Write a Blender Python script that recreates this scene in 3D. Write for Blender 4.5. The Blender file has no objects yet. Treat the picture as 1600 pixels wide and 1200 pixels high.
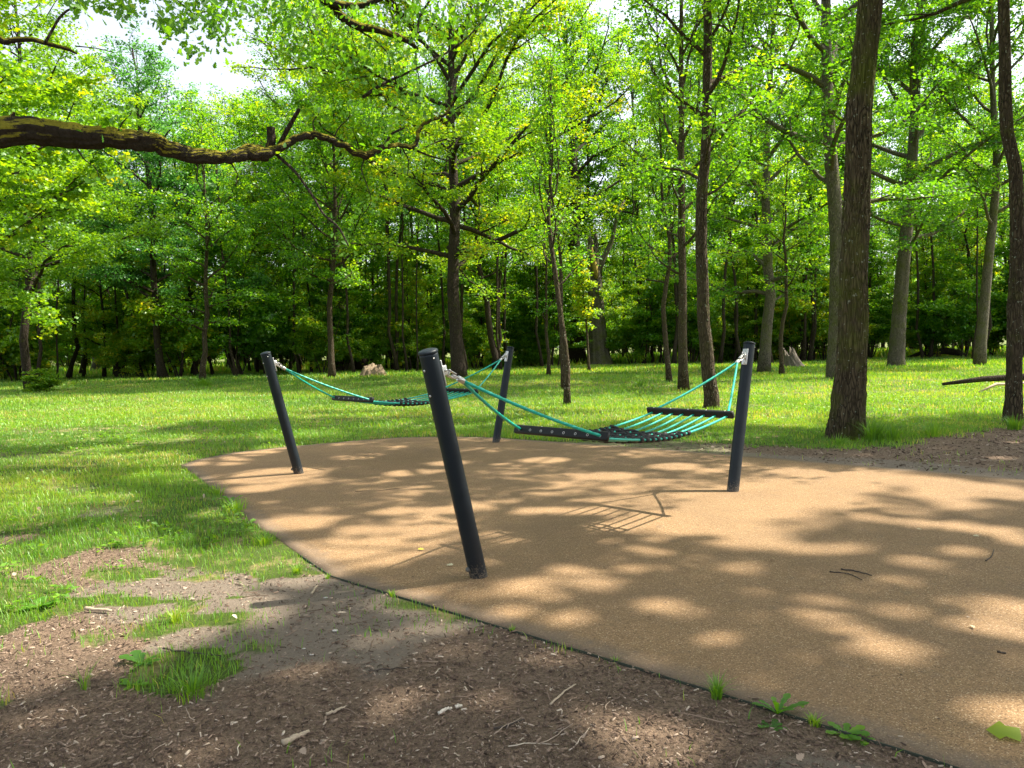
import bpy, math
import numpy as np
from math import radians as R, sin, cos, pi

# ------------------------------------------------------------------ camera, sky, sun, exposure
sc = bpy.context.scene
col = sc.collection
F = 1155.0; CAMH = 1.5
PITCH = math.atan(59 / 1155); ROLL = R(1.2)
cd = bpy.data.cameras.new("camera"); cam = bpy.data.objects.new("camera", cd); col.objects.link(cam)
cd.sensor_width = 36; cd.lens = 36 * F / 1600; cd.clip_start = .05; cd.clip_end = 600
fwd = np.array([0, cos(PITCH), -sin(PITCH)]); up0 = np.array([0, sin(PITCH), cos(PITCH)]); rt0 = np.array([1., 0, 0])
rt = rt0 * cos(ROLL) - up0 * sin(ROLL); up = up0 * cos(ROLL) + rt0 * sin(ROLL)
from mathutils import Matrix, Vector
Mx = Matrix(((rt[0], up[0], -fwd[0], 0), (rt[1], up[1], -fwd[1], 0), (rt[2], up[2], -fwd[2], CAMH), (0, 0, 0, 1)))
cam.matrix_world = Mx
sc.camera = cam

SUN = np.array([.690, .137, 1.0]); SUN = SUN / np.linalg.norm(SUN)
sun_el = math.asin(SUN[2]); sun_az = math.atan2(SUN[0], SUN[1])
w = bpy.data.worlds.new("World"); sc.world = w; w.use_nodes = True
nt = w.node_tree; nt.nodes.clear()
sky = nt.nodes.new('ShaderNodeTexSky'); sky.sky_type = 'NISHITA'; sky.sun_disc = False
sky.sun_elevation = sun_el; sky.sun_rotation = sun_az; sky.dust_density = 3.0; sky.air_density = 1.0; sky.ozone_density = 1.0
bg = nt.nodes.new('ShaderNodeBackground'); bg.inputs[1].default_value = .15
wo = nt.nodes.new('ShaderNodeOutputWorld')
hs = nt.nodes.new('ShaderNodeHueSaturation'); hs.inputs['Saturation'].default_value = .45   # thin bright haze over the blue
nt.links.new(sky.outputs[0], hs.inputs['Color']); nt.links.new(hs.outputs[0], bg.inputs[0]); nt.links.new(bg.outputs[0], wo.inputs[0])
sl = bpy.data.lights.new("sun", 'SUN'); sl.energy = 5.0; sl.angle = R(.55); sl.color = (1, .93, .80)
so = bpy.data.objects.new("sun", sl); col.objects.link(so)
so.rotation_euler = Vector(SUN).to_track_quat('Z', 'Y').to_euler(); so.location = (20, 4, 40)
sc.view_settings.view_transform = 'Standard'; sc.view_settings.look = 'None'
sc.view_settings.exposure = 1.33; sc.view_settings.gamma = 1.0
cy = sc.cycles
cy.max_bounces = 7; cy.diffuse_bounces = 4; cy.glossy_bounces = 2; cy.transmission_bounces = 5; cy.transparent_max_bounces = 4
cy.caustics_reflective = False; cy.caustics_refractive = False; cy.sample_clamp_indirect = 6

CAM = np.array([0, 0, CAMH])
def ray(px, py): return fwd + rt * (px - 800) / F + up * (600 - py) / F
def gp(px, py, z=0.):                      # ground point seen at a photo position
    d = ray(px, py); return CAM + d * ((z - CAMH) / d[2])
def at(px, py, Y):                         # point at depth Y
    d = ray(px, py); return CAM + d * (Y / d[1])

# ------------------------------------------------------------------ noise
def _h(ix, iy, s):
    n = (ix.astype(np.int64) * 374761393 + iy.astype(np.int64) * 668265263 + s * 1442695041) & 0xffffffff
    n = ((n ^ (n >> 13)) * 1274126177) & 0xffffffff
    return ((n ^ (n >> 16)) & 0xffff) / 65535.0
def vn(x, y, s=0):
    x = np.asarray(x, float); y = np.asarray(y, float)
    ix = np.floor(x); iy = np.floor(y); fx = x - ix; fy = y - iy
    fx = fx * fx * (3 - 2 * fx); fy = fy * fy * (3 - 2 * fy)
    a = _h(ix, iy, s); b = _h(ix + 1, iy, s); c = _h(ix, iy + 1, s); d = _h(ix + 1, iy + 1, s)
    return (a * (1 - fx) + b * fx) * (1 - fy) + (c * (1 - fx) + d * fx) * fy
def fbm(x, y, s=0, o=4):
    v = 0; a = .5; t = 0
    for k in range(o):
        v = v + a * vn(x * 2 ** k, y * 2 ** k, s + k); t += a; a *= .5
    return v / t
def ss(a, b, x):
    t = np.clip((x - a) / (b - a), 0, 1); return t * t * (3 - 2 * t)

# ------------------------------------------------------------------ mesh helpers
def make_mesh(name, V, Q, mat, attr=None, smooth=False, tris=None):
    V = np.asarray(V, np.float32).reshape(-1, 3); Q = np.asarray(Q, np.int32).reshape(-1, 4)
    nt_ = 0 if tris is None else len(tris)
    me = bpy.data.meshes.new(name)
    me.vertices.add(len(V)); me.vertices.foreach_set('co', V.ravel())
    loops = Q.ravel()
    starts = np.arange(len(Q), dtype=np.int32) * 4
    if nt_:
        T = np.asarray(tris, np.int32).reshape(-1, 3)
        starts = np.concatenate([starts, len(loops) + np.arange(nt_, dtype=np.int32) * 3]); loops = np.concatenate([loops, T.ravel()])
    me.loops.add(len(loops)); me.loops.foreach_set('vertex_index', loops.astype(np.int32))
    me.polygons.add(len(starts)); me.polygons.foreach_set('loop_start', starts.astype(np.int32))
    if smooth: me.polygons.foreach_set('use_smooth', np.ones(len(starts), bool))
    if attr is not None:
        a = me.attributes.new('tint', 'FLOAT', 'FACE'); a.data.foreach_set('value', np.asarray(attr, np.float32))
    me.update(calc_edges=True)
    for m in (mat if isinstance(mat, (list, tuple)) else [mat]): me.materials.append(m)
    return me
def link(name, me, parent=None, loc=None):
    o = bpy.data.objects.new(name, me); col.objects.link(o)
    if parent is not None: o.parent = parent
    if loc is not None: o.location = loc
    return o
def tag(o, label=None, cat=None, group=None, kind=None):
    if label: o['label'] = label
    if cat: o['category'] = cat
    if group: o['group'] = group
    if kind: o['kind'] = kind
    return o
def empty(name, loc, rz=0):
    o = bpy.data.objects.new(name, None); col.objects.link(o); o.location = loc; o.rotation_euler = (0, 0, rz); o.empty_display_size = .2
    return o

class MB:
    def __init__(s): s.V = []; s.Q = []; s.T = []; s.n = 0; s.A = []
    def add(s, V, Q, T=(), a=.5):
        V = np.asarray(V, float).reshape(-1, 3); s.V.append(V)
        Q = np.asarray(Q, int).reshape(-1, 4); T = np.asarray(T, int).reshape(-1, 3)
        s.Q.append(Q + s.n); s.T.append(T + s.n); s.n += len(V); s.A.append(np.full(len(Q), a)); return s
    def build(s, name, mat, parent=None, smooth=True, attr=False, loc=None):
        V = np.concatenate(s.V); Q = np.concatenate(s.Q); T = np.concatenate(s.T)
        at_ = None
        if attr: at_ = np.concatenate([np.concatenate(s.A), np.full(len(T), .5)])
        me = make_mesh(name, V, Q, mat, attr=at_, smooth=smooth, tris=T if len(T) else None)
        return link(name, me, parent, loc)

def frames(P):
    T = np.gradient(P, axis=0); T /= np.linalg.norm(T, axis=1)[:, None] + 1e-12
    ref = np.array([0, 0, 1.]) if abs(T[:, 2]).mean() < .8 else np.array([1., 0, 0])
    A = np.cross(T, ref); A /= np.linalg.norm(A, axis=1)[:, None] + 1e-12
    B = np.cross(T, A); return T, A, B
def tube(mb, P, r, n=8, cap=True, lobes=0, twist=0., rough=0., rng=None, a=.5, relief=None):
    P = np.asarray(P, float); m = len(P); r = np.broadcast_to(np.asarray(r, float), (m,))
    T, A, B = frames(P); th = np.arange(n) * 2 * pi / n
    rr = np.repeat(r[:, None], n, 1)
    if lobes:
        d = np.concatenate([[0], np.cumsum(np.linalg.norm(np.diff(P, axis=0), axis=1))])
        rr = rr * (1 + .14 * np.cos(lobes * th[None] + twist * d[:, None]))
    if relief:
        amp, kf, kz, sd = relief; d = np.concatenate([[0], np.cumsum(np.linalg.norm(np.diff(P, axis=0), axis=1))]); TH, D_ = np.meshgrid(th, d)
        wr = lambda f, g, q: vn(np.cos(TH) * f + 50, np.sin(TH) * f + D_ * g + 50 + 7 * vn(TH * 0 + 3, D_ * .7, 9), q)
        rid = 1 - np.abs(2 * wr(kf, kz, sd) - 1) * 1.0; rid2 = wr(kf * 2.3, kz * 2.5, sd + 1); big = wr(1.2, .55, sd + 2)
        rr = rr * (1 + amp * (.8 * (rid - .5) + .5 * (rid2 - .5)) + amp * 1.2 * (big - .5))
    if rough and rng is not None: rr = rr * (1 + rough * rng.standard_normal((m, n)))
    V = P[:, None] + rr[..., None] * (np.cos(th)[None, :, None] * A[:, None] + np.sin(th)[None, :, None] * B[:, None])
    V = V.reshape(-1, 3)
    i = np.arange(m - 1)[:, None] * n; j = np.arange(n)[None]; j2 = (j + 1) % n
    Q = np.stack([i + j, i + j2, i + n + j2, i + n + j], -1).reshape(-1, 4)
    Tt = []
    if cap:
        V = np.concatenate([V, P[:1], P[-1:]]); c0 = m * n; c1 = c0 + 1
        jj = np.arange(n); j3 = (jj + 1) % n
        Tt = np.concatenate([np.stack([np.full(n, c0), j3, jj], -1), np.stack([np.full(n, c1), (m - 1) * n + jj, (m - 1) * n + j3], -1)])
    mb.add(V, Q, Tt, a)
def box(mb, c, ex, ey, ez, bev=0., a=.5):
    """box from centre and three half-axis vectors, with chamfered long edges if bev"""
    c = np.asarray(c, float); ex, ey, ez = [np.asarray(e, float) for e in (ex, ey, ez)]
    if bev <= 0:
        V = [c + sx * ex + sy * ey + sz * ez for sx in (-1, 1) for sy in (-1, 1) for sz in (-1, 1)]
        mb.add(V, [[0, 1, 3, 2], [4, 6, 7, 5], [0, 4, 5, 1], [2, 3, 7, 6], [0, 2, 6, 4], [1, 5, 7, 3]], a=a); return
    ly = np.linalg.norm(ey); lz = np.linalg.norm(ez); lx = np.linalg.norm(ex)
    prof = []
    for q, (sy, sz) in enumerate(((1, 1), (-1, 1), (-1, -1), (1, -1))):
        for k in range(4):
            t = q * pi / 2 + k * pi / 6
            prof.append(((sy * (ly - bev) + bev * cos(t)) / ly, (sz * (lz - bev) + bev * sin(t)) / lz))
    prof = np.array(prof); n = len(prof); V = []
    xs = [(-1, .0), (-1, .75), (-1 + bev / lx, 1), (1 - bev / lx, 1), (1, .75), (1, .0)]
    for x, s in xs:
        k = np.array([1 - (1 - s) * bev / ly * 1, 1 - (1 - s) * bev / lz * 1]) if s > 0 else np.array([0, 0])
        for p in prof: V.append(c + x * ex + p[0] * k[0] * ey + p[1] * k[1] * ez)
    m = len(xs); i = np.arange(m - 1)[:, None] * n; j = np.arange(n)[None]; j2 = (j + 1) % n
    mb.add(V, np.stack([i + j, i + n + j, i + n + j2, i + j2], -1).reshape(-1, 4), a=a)

def rotmats(d, nrm):
    d = d / (np.linalg.norm(d, axis=1)[:, None] + 1e-9)
    s = np.cross(nrm, d); s /= np.linalg.norm(s, axis=1)[:, None] + 1e-9
    n = np.cross(d, s); return d, s, n
def scatter(tmpl_V, tmpl_Q, C, d, nrm, sx, sy=None, sz=None):
    """copies of a small template: x along d, y side, z normal"""
    sy = sx if sy is None else sy; sz = sx if sz is None else sz
    X, Y, Z = rotmats(d, nrm)
    V = (C[:, None] + tmpl_V[None, :, 0, None] * X[:, None] * sx[:, None, None] + tmpl_V[None, :, 1, None] * Y[:, None] * sy[:, None, None]
         + tmpl_V[None, :, 2, None] * Z[:, None] * sz[:, None, None])
    k = len(tmpl_V); Q = tmpl_Q[None] + (np.arange(len(C)) * k)[:, None, None]
    return V.reshape(-1, 3), Q.reshape(-1, 4)
T_QUAD = (np.array([[0, 0, 0], [.42, .34, .05], [1, 0, -.12], [.42, -.34, .05]]), np.array([[0, 1, 2, 3]]))
# broad five-pointed leaf folded on its midrib (two halves)
T_MAPLE = (np.array([[0, 0, 0], [.05, .38, .06], [.45, .30, .05], [.62, .52, .02], [1, 0, -.14], [.45, 0, 0],
                     [.05, -.38, .06], [.45, -.30, .05], [.62, -.52, .02]]),
           np.array([[0, 5, 2, 1], [5, 4, 3, 2], [0, 6, 7, 5], [5, 7, 8, 4]]))
_ro = [(0, .02), (.15, .07), (.27, .2), (.36, .12), (.5, .3), (.6, .16), (.74, .34), (.86, .2), (1, .1)]
_ov = np.array([[x, y * s, .12 * y * abs(s) - .1 * x * x] for x, y in _ro for s in (-1, 0, 1)])
_oq = np.array([[3 * i + a, 3 * i + 3 + a, 3 * i + 4 + a, 3 * i + 1 + a] for i in range(len(_ro) - 1) for a in (0, 1)])
T_OAK = (_ov, _oq)

# ------------------------------------------------------------------ materials
def newmat(name):
    m = bpy.data.materials.new(name); m.use_nodes = True; t = m.node_tree; t.nodes.clear()
    return m, t, t.nodes.new('ShaderNodeOutputMaterial')
def N(t, typ, **k):
    n = t.nodes.new(typ)
    for a, b in k.items():
        if a.startswith('i_'):
            a = a[2:]; n.inputs[int(a) if a.isdigit() else a].default_value = b
        else: setattr(n, a, b)
    return n
def ramp(t, fac, stops):
    r = t.nodes.new('ShaderNodeValToRGB'); e = r.color_ramp.elements
    while len(e) < len(stops): e.new(.5)
    for k, (p, c) in enumerate(stops): e[k].position = p; e[k].color = (*c, 1)
    t.links.new(fac, r.inputs[0]); return r.outputs[0]
def noise(t, vec, scale, detail=4, rough=.55):
    n = N(t, 'ShaderNodeTexNoise'); n.inputs['Scale'].default_value = scale; n.inputs['Detail'].default_value = detail; n.inputs['Roughness'].default_value = rough
    if vec is not None: t.links.new(vec, n.inputs['Vector'])
    return n.outputs[0]
def mixc(t, f, a, b, mode='MIX'):
    n = N(t, 'ShaderNodeMix', data_type='RGBA', blend_type=mode)
    for s, v in ((0, f), (6, a), (7, b)):
        if hasattr(v, 'links'): t.links.new(v, n.inputs[s])
        elif s == 0: n.inputs[0].default_value = v
        else: n.inputs[s].default_value = (*v, 1)
    return n.outputs[2]
def math_(t, op, a, b=None):
    n = N(t, 'ShaderNodeMath', operation=op)
    for s, v in ((0, a), (1, b)):
        if v is None: continue
        if hasattr(v, 'links'): t.links.new(v, n.inputs[s])
        else: n.inputs[s].default_value = v
    return n.outputs[0]
def bump(t, h, strength, dist):
    b = N(t, 'ShaderNodeBump'); b.inputs['Strength'].default_value = strength; b.inputs['Distance'].default_value = dist
    t.links.new(h, b.inputs['Height']); return b.outputs[0]
def coords(t, kind='Object', scale=None):
    c = N(t, 'ShaderNodeTexCoord').outputs[kind]
    if scale:
        m = N(t, 'ShaderNodeMapping'); m.inputs['Scale'].default_value = scale; t.links.new(c, m.inputs[0]); c = m.outputs[0]
    return c

def leaf_mat(name, stops, trans, tw=.5, gloss=.045, rnd=.2):
    m, t, out = newmat(name)
    a = N(t, 'ShaderNodeAttribute', attribute_name='tint').outputs['Fac']
    oi = N(t, 'ShaderNodeObjectInfo').outputs['Random']
    f = math_(t, 'ADD', a, math_(t, 'MULTIPLY', math_(t, 'SUBTRACT', oi, .5), rnd * 2))
    c = ramp(t, f, stops)
    d = N(t, 'ShaderNodeBsdfDiffuse'); t.links.new(c, d.inputs[0])
    tr = N(t, 'ShaderNodeBsdfTranslucent'); t.links.new(mixc(t, 1.0, c, trans, 'MULTIPLY'), tr.inputs[0])
    mx = N(t, 'ShaderNodeMixShader'); mx.inputs[0].default_value = tw; t.links.new(d.outputs[0], mx.inputs[1]); t.links.new(tr.outputs[0], mx.inputs[2])
    g = N(t, 'ShaderNodeBsdfGlossy'); g.inputs['Roughness'].default_value = .5; g.inputs[0].default_value = (.9, 1, .9, 1)
    m2 = N(t, 'ShaderNodeMixShader'); m2.inputs[0].default_value = gloss; t.links.new(mx.outputs[0], m2.inputs[1]); t.links.new(g.outputs[0], m2.inputs[2])
    t.links.new(m2.outputs[0], out.inputs[0]); return m
# translucent colour = reflect colour * (yellower, brighter) factor
LEAF = leaf_mat('leaf_green', [(0, (.030, .105, .008)), (.4, (.072, .215, .010)), (.75, (.140, .310, .012)), (1, (.24, .38, .014))], (2.8, 2.3, .6))
LEAF_Y = leaf_mat('leaf_yellow_green', [(0, (.07, .19, .008)), (.5, (.14, .30, .010)), (.85, (.24, .37, .012)), (1, (.38, .40, .012))], (2.5, 2.0, .6))
LEAF_B = leaf_mat('leaf_cool_green', [(0, (.030, .11, .024)), (.5, (.060, .20, .032)), (1, (.11, .28, .045))], (2.6, 2.3, 1.3))
GRASS = leaf_mat('grass_blade', [(0, (.070, .190, .012)), (.45, (.150, .330, .016)), (.8, (.27, .42, .022)), (1, (.42, .39, .11))], (2.2, 1.8, .7), tw=.42, gloss=.05, rnd=0)

def bark_mat(name, dark, light, moss=.25, lichen=.35, zs=.22, moss_col=(.10, .12, .015)):
    m, t, out = newmat(name)
    c = coords(t, 'Object'); cs = coords(t, 'Object', (1, 1, zs))
    v = N(t, 'ShaderNodeTexVoronoi', feature='DISTANCE_TO_EDGE'); v.inputs['Scale'].default_value = 26
    n0 = N(t, 'ShaderNodeTexNoise'); n0.inputs['Scale'].default_value = 9; n0.inputs['Detail'].default_value = 3; t.links.new(cs, n0.inputs[0])
    va = N(t, 'ShaderNodeVectorMath', operation='MULTIPLY_ADD'); t.links.new(n0.outputs[1], va.inputs[0]); va.inputs[1].default_value = (.12, .12, .12); t.links.new(cs, va.inputs[2])
    t.links.new(va.outputs[0], v.inputs['Vector'])
    ridge = ramp(t, v.outputs[0], [(0, (0, 0, 0)), (.16, (.7, .7, .7)), (.4, (1, 1, 1))])
    n1 = noise(t, cs, 40, 5, .7)
    h = math_(t, 'ADD', math_(t, 'MULTIPLY', ridge, .8), math_(t, 'MULTIPLY', n1, .6))
    base = mixc(t, ridge, tuple(x * .45 for x in dark), light)
    base = mixc(t, ramp(t, noise(t, c, 3.0, 4), [(.35, (0, 0, 0)), (.7, (1, 1, 1))]), base, mixc(t, n1, dark, light))
    mo = ramp(t, noise(t, c, 1.6, 5, .65), [(.62 - moss * .5, (0, 0, 0)), (.80 - moss * .4, (1, 1, 1))])
    base = mixc(t, math_(t, 'MULTIPLY', mo, .75), base, moss_col)
    li = ramp(t, noise(t, c, 22, 2, .4), [(.735 - lichen * .06, (0, 0, 0)), (.765 - lichen * .06, (1, 1, 1))])
    base = mixc(t, math_(t, 'MULTIPLY', li, .75), base, (.33, .35, .26))
    p = N(t, 'ShaderNodeBsdfPrincipled'); t.links.new(base, p.inputs['Base Color']); p.inputs['Roughness'].default_value = .95; p.inputs['Specular IOR Level'].default_value = .15
    t.links.new(bump(t, h, 1.0, .03), p.inputs['Normal']); t.links.new(p.outputs[0], out.inputs[0]); return m
BARK = bark_mat('bark_brown', (.040, .030, .020), (.125, .094, .06), moss=.15, lichen=1.0)
BARK_BIG = bark_mat('bark_ridged_brown', (.036, .028, .016), (.14, .108, .065), moss=.35, lichen=.9, zs=.16)
BARK_G = bark_mat('bark_grey', (.07, .060, .046), (.23, .20, .15), moss=.3, lichen=.3)
BARK_D = bark_mat('bark_dark', (.030, .023, .018), (.085, .065, .048), moss=.1, lichen=.2)
BARK_MOSS = bark_mat('bark_mossy', (.035, .027, .018), (.13, .10, .065), moss=.3, lichen=.1, zs=1, moss_col=(.11, .12, .02))

def moss_limb_mat():
    m, t, out = newmat('mossy_limb_bark')
    c = coords(t, 'Object'); g = N(t, 'ShaderNodeNewGeometry')
    sep = N(t, 'ShaderNodeSeparateXYZ'); t.links.new(g.outputs['True Normal'], sep.inputs[0])
    n = noise(t, c, 5, 5, .7); n2 = noise(t, c, 40, 4, .7)
    f = math_(t, 'ADD', sep.outputs[2], math_(t, 'MULTIPLY', math_(t, 'SUBTRACT', n, .5), 3.0))
    f = ramp(t, f, [(.05, (0, 0, 0)), (.34, (1, 1, 1))])
    bark = mixc(t, n2, (.012, .010, .008), (.070, .056, .044))
    mo = mixc(t, n2, (.10, .088, .012), (.34, .30, .035))
    p = N(t, 'ShaderNodeBsdfPrincipled'); t.links.new(mixc(t, f, bark, mo), p.inputs['Base Color']); p.inputs['Roughness'].default_value = 1; p.inputs['Specular IOR Level'].default_value = .1
    t.links.new(bump(t, n2, 1.0, .03), p.inputs['Normal']); t.links.new(p.outputs[0], out.inputs[0]); return m
MOSSLIMB = moss_limb_mat()

def simple(name, c, rough=.5, metal=0., spec=.5, nscale=None, namp=.25, bmp=0.):
    m, t, out = newmat(name); p = N(t, 'ShaderNodeBsdfPrincipled')
    p.inputs['Roughness'].default_value = rough; p.inputs['Metallic'].default_value = metal; p.inputs['Specular IOR Level'].default_value = spec
    n = noise(t, coords(t), nscale or 20, 4)
    t.links.new(mixc(t, n, tuple(x * (1 - namp) for x in c), tuple(min(1, x * (1 + namp)) for x in c)), p.inputs['Base Color'])
    if bmp: t.links.new(bump(t, n, .6, bmp), p.inputs['Normal'])
    t.links.new(p.outputs[0], out.inputs[0]); return m
STEEL = simple('galvanised_steel', (.62, .61, .58), .38, .85, nscale=60, namp=.15)
BOLT = simple('bolt_steel', (.70, .68, .64), .3, .7, nscale=60)
RUBBER = simple('black_rubber', (.016, .016, .016), .5, spec=.25, nscale=70, namp=.35, bmp=.001)
NET = simple('black_net_rope', (.016, .016, .017), .6, spec=.3, nscale=90, namp=.4, bmp=.002)
ROPE = simple('turquoise_rope', (.006, .40, .29), .42, nscale=120, namp=.18, bmp=.001)
DRYWOOD = simple('dry_wood', (.42, .33, .23), .9, nscale=40, namp=.35, bmp=.004)
DARKSTICK = simple('dark_stick', (.06, .045, .035), .9, nscale=60, namp=.4, bmp=.003)
STUMPM = simple('weathered_stump_wood', (.19, .14, .088), .95, nscale=9, namp=.6, bmp=.03)
STONE = simple('pale_stone', (.5, .46, .40), .8, nscale=30)
YLEAF = simple('fallen_leaf', (.50, .45, .28), .8, nscale=30)
KERB = simple('edging_rubber', (.022, .028, .014), .8, nscale=25, namp=.6, bmp=.004)

def post_mat():
    m, t, out = newmat('anthracite_powder_coat'); p = N(t, 'ShaderNodeBsdfPrincipled')
    c = coords(t); sep = N(t, 'ShaderNodeSeparateXYZ'); t.links.new(c, sep.inputs[0])
    n = noise(t, c, 90, 5, .75)
    h = math_(t, 'SUBTRACT', 1.0, math_(t, 'MULTIPLY', sep.outputs[2], 4.5))            # splashed grit near the foot
    f = ramp(t, math_(t, 'ADD', math_(t, 'MULTIPLY', h, .32), n), [(.74, (0, 0, 0)), (.86, (1, 1, 1))])
    base = mixc(t, noise(t, c, 7, 3), (.008, .013, .018), (.014, .021, .028))
    t.links.new(mixc(t, math_(t, 'MULTIPLY', f, .55), base, (.25, .20, .14)), p.inputs['Base Color'])
    t.links.new(ramp(t, noise(t, c, 12, 4), [(.3, (.38, .38, .38)), (.7, (.55, .55, .55))]), p.inputs['Roughness']); p.inputs['Specular IOR Level'].default_value = .28
    t.links.new(bump(t, noise(t, c, 400, 2), .15, .001), p.inputs['Normal'])
    t.links.new(p.outputs[0], out.inputs[0]); return m
POST = post_mat()

def ground_mat():
    m, t, out = newmat('park_soil'); c = coords(t)
    soil = N(t, 'ShaderNodeAttribute', attribute_name='soil').outputs['Fac']
    pack = N(t, 'ShaderNodeAttribute', attribute_name='pack').outputs['Fac']
    n1 = noise(t, c, 3, 6, .7); n2 = noise(t, c, 60, 6, .75); n3 = noise(t, c, 220, 3, .7)
    mul = mixc(t, ramp(t, n2, [(.35, (0, 0, 0)), (.65, (1, 1, 1))]), (.115, .080, .054), (.33, .228, .155))
    mul = mixc(t, ramp(t, n3, [(.60, (0, 0, 0)), (.70, (1, 1, 1))]), mul, (.42, .33, .25))
    dirt = mixc(t, n2, (.155, .125, .098), (.35, .28, .21))
    dirt = mixc(t, ramp(t, n3, [(.64, (0, 0, 0)), (.72, (1, 1, 1))]), dirt, (.36, .31, .26))
    s = mixc(t, ramp(t, math_(t, 'ADD', pack, math_(t, 'MULTIPLY', math_(t, 'SUBTRACT', n1, .5), .9)), [(.3, (0, 0, 0)), (.62, (1, 1, 1))]), mul, dirt)
    turf = mixc(t, n2, (.045, .075, .014), (.12, .17, .03))
    turf = mixc(t, ramp(t, n1, [(.50, (0, 0, 0)), (.64, (1, 1, 1))]), turf, (.30, .25, .11))
    b = mixc(t, ramp(t, math_(t, 'ADD', soil, math_(t, 'MULTIPLY', math_(t, 'SUBTRACT', n2, .5), .5)), [(.35, (0, 0, 0)), (.6, (1, 1, 1))]), turf, s)
    p = N(t, 'ShaderNodeBsdfPrincipled'); t.links.new(b, p.inputs['Base Color']); p.inputs['Roughness'].default_value = .95; p.inputs['Specular IOR Level'].default_value = .2
    t.links.new(bump(t, math_(t, 'ADD', n2, math_(t, 'MULTIPLY', n3, .5)), 1.0, .02), p.inputs['Normal'])
    t.links.new(p.outputs[0], out.inputs[0]); return m
def rubber_floor_mat():
    m, t, out = newmat('tan_rubber_granules'); c = coords(t)
    v = N(t, 'ShaderNodeTexVoronoi'); v.inputs['Scale'].default_value = 215; t.links.new(c, v.inputs['Vector'])
    sepc = N(t, 'ShaderNodeSeparateColor'); t.links.new(v.outputs['Color'], sepc.inputs[0])
    g = ramp(t, sepc.outputs[0], [(0, (.10, .058, .029)), (.15, (.230, .136, .064)), (.6, (.305, .190, .091)), (.92, (.40, .252, .130)), (1, (.62, .47, .30))])
    n1 = noise(t, c, 1.3, 5, .65); n2 = noise(t, c, 9, 5, .7)
    g = mixc(t, ramp(t, n1, [(.38, (0, 0, 0)), (.66, (.85, .85, .85))]), g, mixc(t, .45, g, (.16, .105, .06)))
    g = mixc(t, ramp(t, n2, [(.57, (0, 0, 0)), (.74, (.5, .5, .5))]), g, (.15, .108, .072))
    e = N(t, 'ShaderNodeAttribute', attribute_name='edge').outputs['Fac']
    g = mixc(t, math_(t, 'MULTIPLY', ramp(t, math_(t, 'ADD', e, math_(t, 'MULTIPLY', math_(t, 'SUBTRACT', n2, .5), .8)), [(.45, (0, 0, 0)), (.95, (1, 1, 1))]), .6), g, (.15, .12, .095))
    p = N(t, 'ShaderNodeBsdfPrincipled'); t.links.new(g, p.inputs['Base Color']); p.inputs['Roughness'].default_value = .85; p.inputs['Specular IOR Level'].default_value = .3
    t.links.new(bump(t, math_(t, 'SUBTRACT', 1.0, v.outputs['Distance']), .9, .004), p.inputs['Normal'])
    t.links.new(p.outputs[0], out.inputs[0]); return m
CHIP_ST = [(0, (.055, .038, .027)), (.4, (.15, .10, .07)), (.75, (.30, .215, .155)), (1, (.60, .50, .39))]
def chip_mat():
    m, t, out = newmat('wood_chip'); a = N(t, 'ShaderNodeAttribute', attribute_name='tint').outputs['Fac']
    p = N(t, 'ShaderNodeBsdfPrincipled'); p.inputs['Roughness'].default_value = .9; p.inputs['Specular IOR Level'].default_value = .25
    t.links.new(ramp(t, a, CHIP_ST), p.inputs['Base Color']); t.links.new(p.outputs[0], out.inputs[0]); return m
CHIP = chip_mat()

# ------------------------------------------------------------------ ground and rubber surface
POLY = np.array([(-4.44, 9.80), (-4.43, 10.25), (-4.15, 10.93), (-3.75, 11.3), (-3.24, 11.62), (-2.6, 12.05), (-1.96, 12.35), (-1.1, 12.35), (-.28, 12.05), (.48, 11.5),
                 (1.82, 10.57), (3.26, 9.4), (4.85, 8.0), (6.4, 6.7), (7.6, 5.2), (8.0, 3.2), (7.2, 1.2), (5.4, 0), (3.6, .4), (2.5, 1.5), (1.45, 2.55), (.56, 3.32), (-.18, 3.94), (-1.21, 4.80),
                 (-2.25, 6.34), (-3.17, 7.84)])
def sdist(x, y, P=POLY):
    x = np.asarray(x, float); y = np.asarray(y, float); d = np.full(x.shape, 1e9); ins = np.zeros(x.shape, bool)
    for i in range(len(P)):
        a = P[i]; b = P[(i + 1) % len(P)]; e = b - a
        t = np.clip(((x - a[0]) * e[0] + (y - a[1]) * e[1]) / (e @ e), 0, 1)
        d = np.minimum(d, (x - a[0] - t * e[0]) ** 2 + (y - a[1] - t * e[1]) ** 2)
        c = ((a[1] > y) != (b[1] > y)) & (x < (b[0] - a[0]) * (y - a[1]) / (b[1] - a[1] + 1e-12) + a[0]); ins ^= c
    return np.where(ins, -np.sqrt(d), np.sqrt(d))
def gh(x, y):
    d = sdist(x, y); k = ss(.0, .8, d)
    z = (fbm(x * 1.7, y * 1.7, 11) - .5) * .05 * k + (fbm(x / 9, y / 9, 12, 2) - .5) * .22 * ss(2, 9, d)
    return z + .004 - .02 * ss(-.1, -.3, d)
SOILR = np.array([(.59, 11.3), (1.6, 11.5), (2.6, 11.0), (3.3, 10.4), (4.0, 9.9), (4.8, 10.15), (5.7, 10.5), (6.9, 11.3), (8.4, 12.0), (11, 13), (14, 10), (9, 3), (7.5, 3), (3.5, 8.5)])
SOILL = np.array([(-9, 4.0), (-5, 4.6), (-3.6, 4.95), (-3.3, 5.3), (-2.9, 5.45), (-2.35, 5.35), (-1.9, 5.2), (-1.6, 5.2), (-1.2, 4.95), (-.3, 4.2), (2, 2.6), (4, 0), (4, -6), (-9, -6)])
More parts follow.
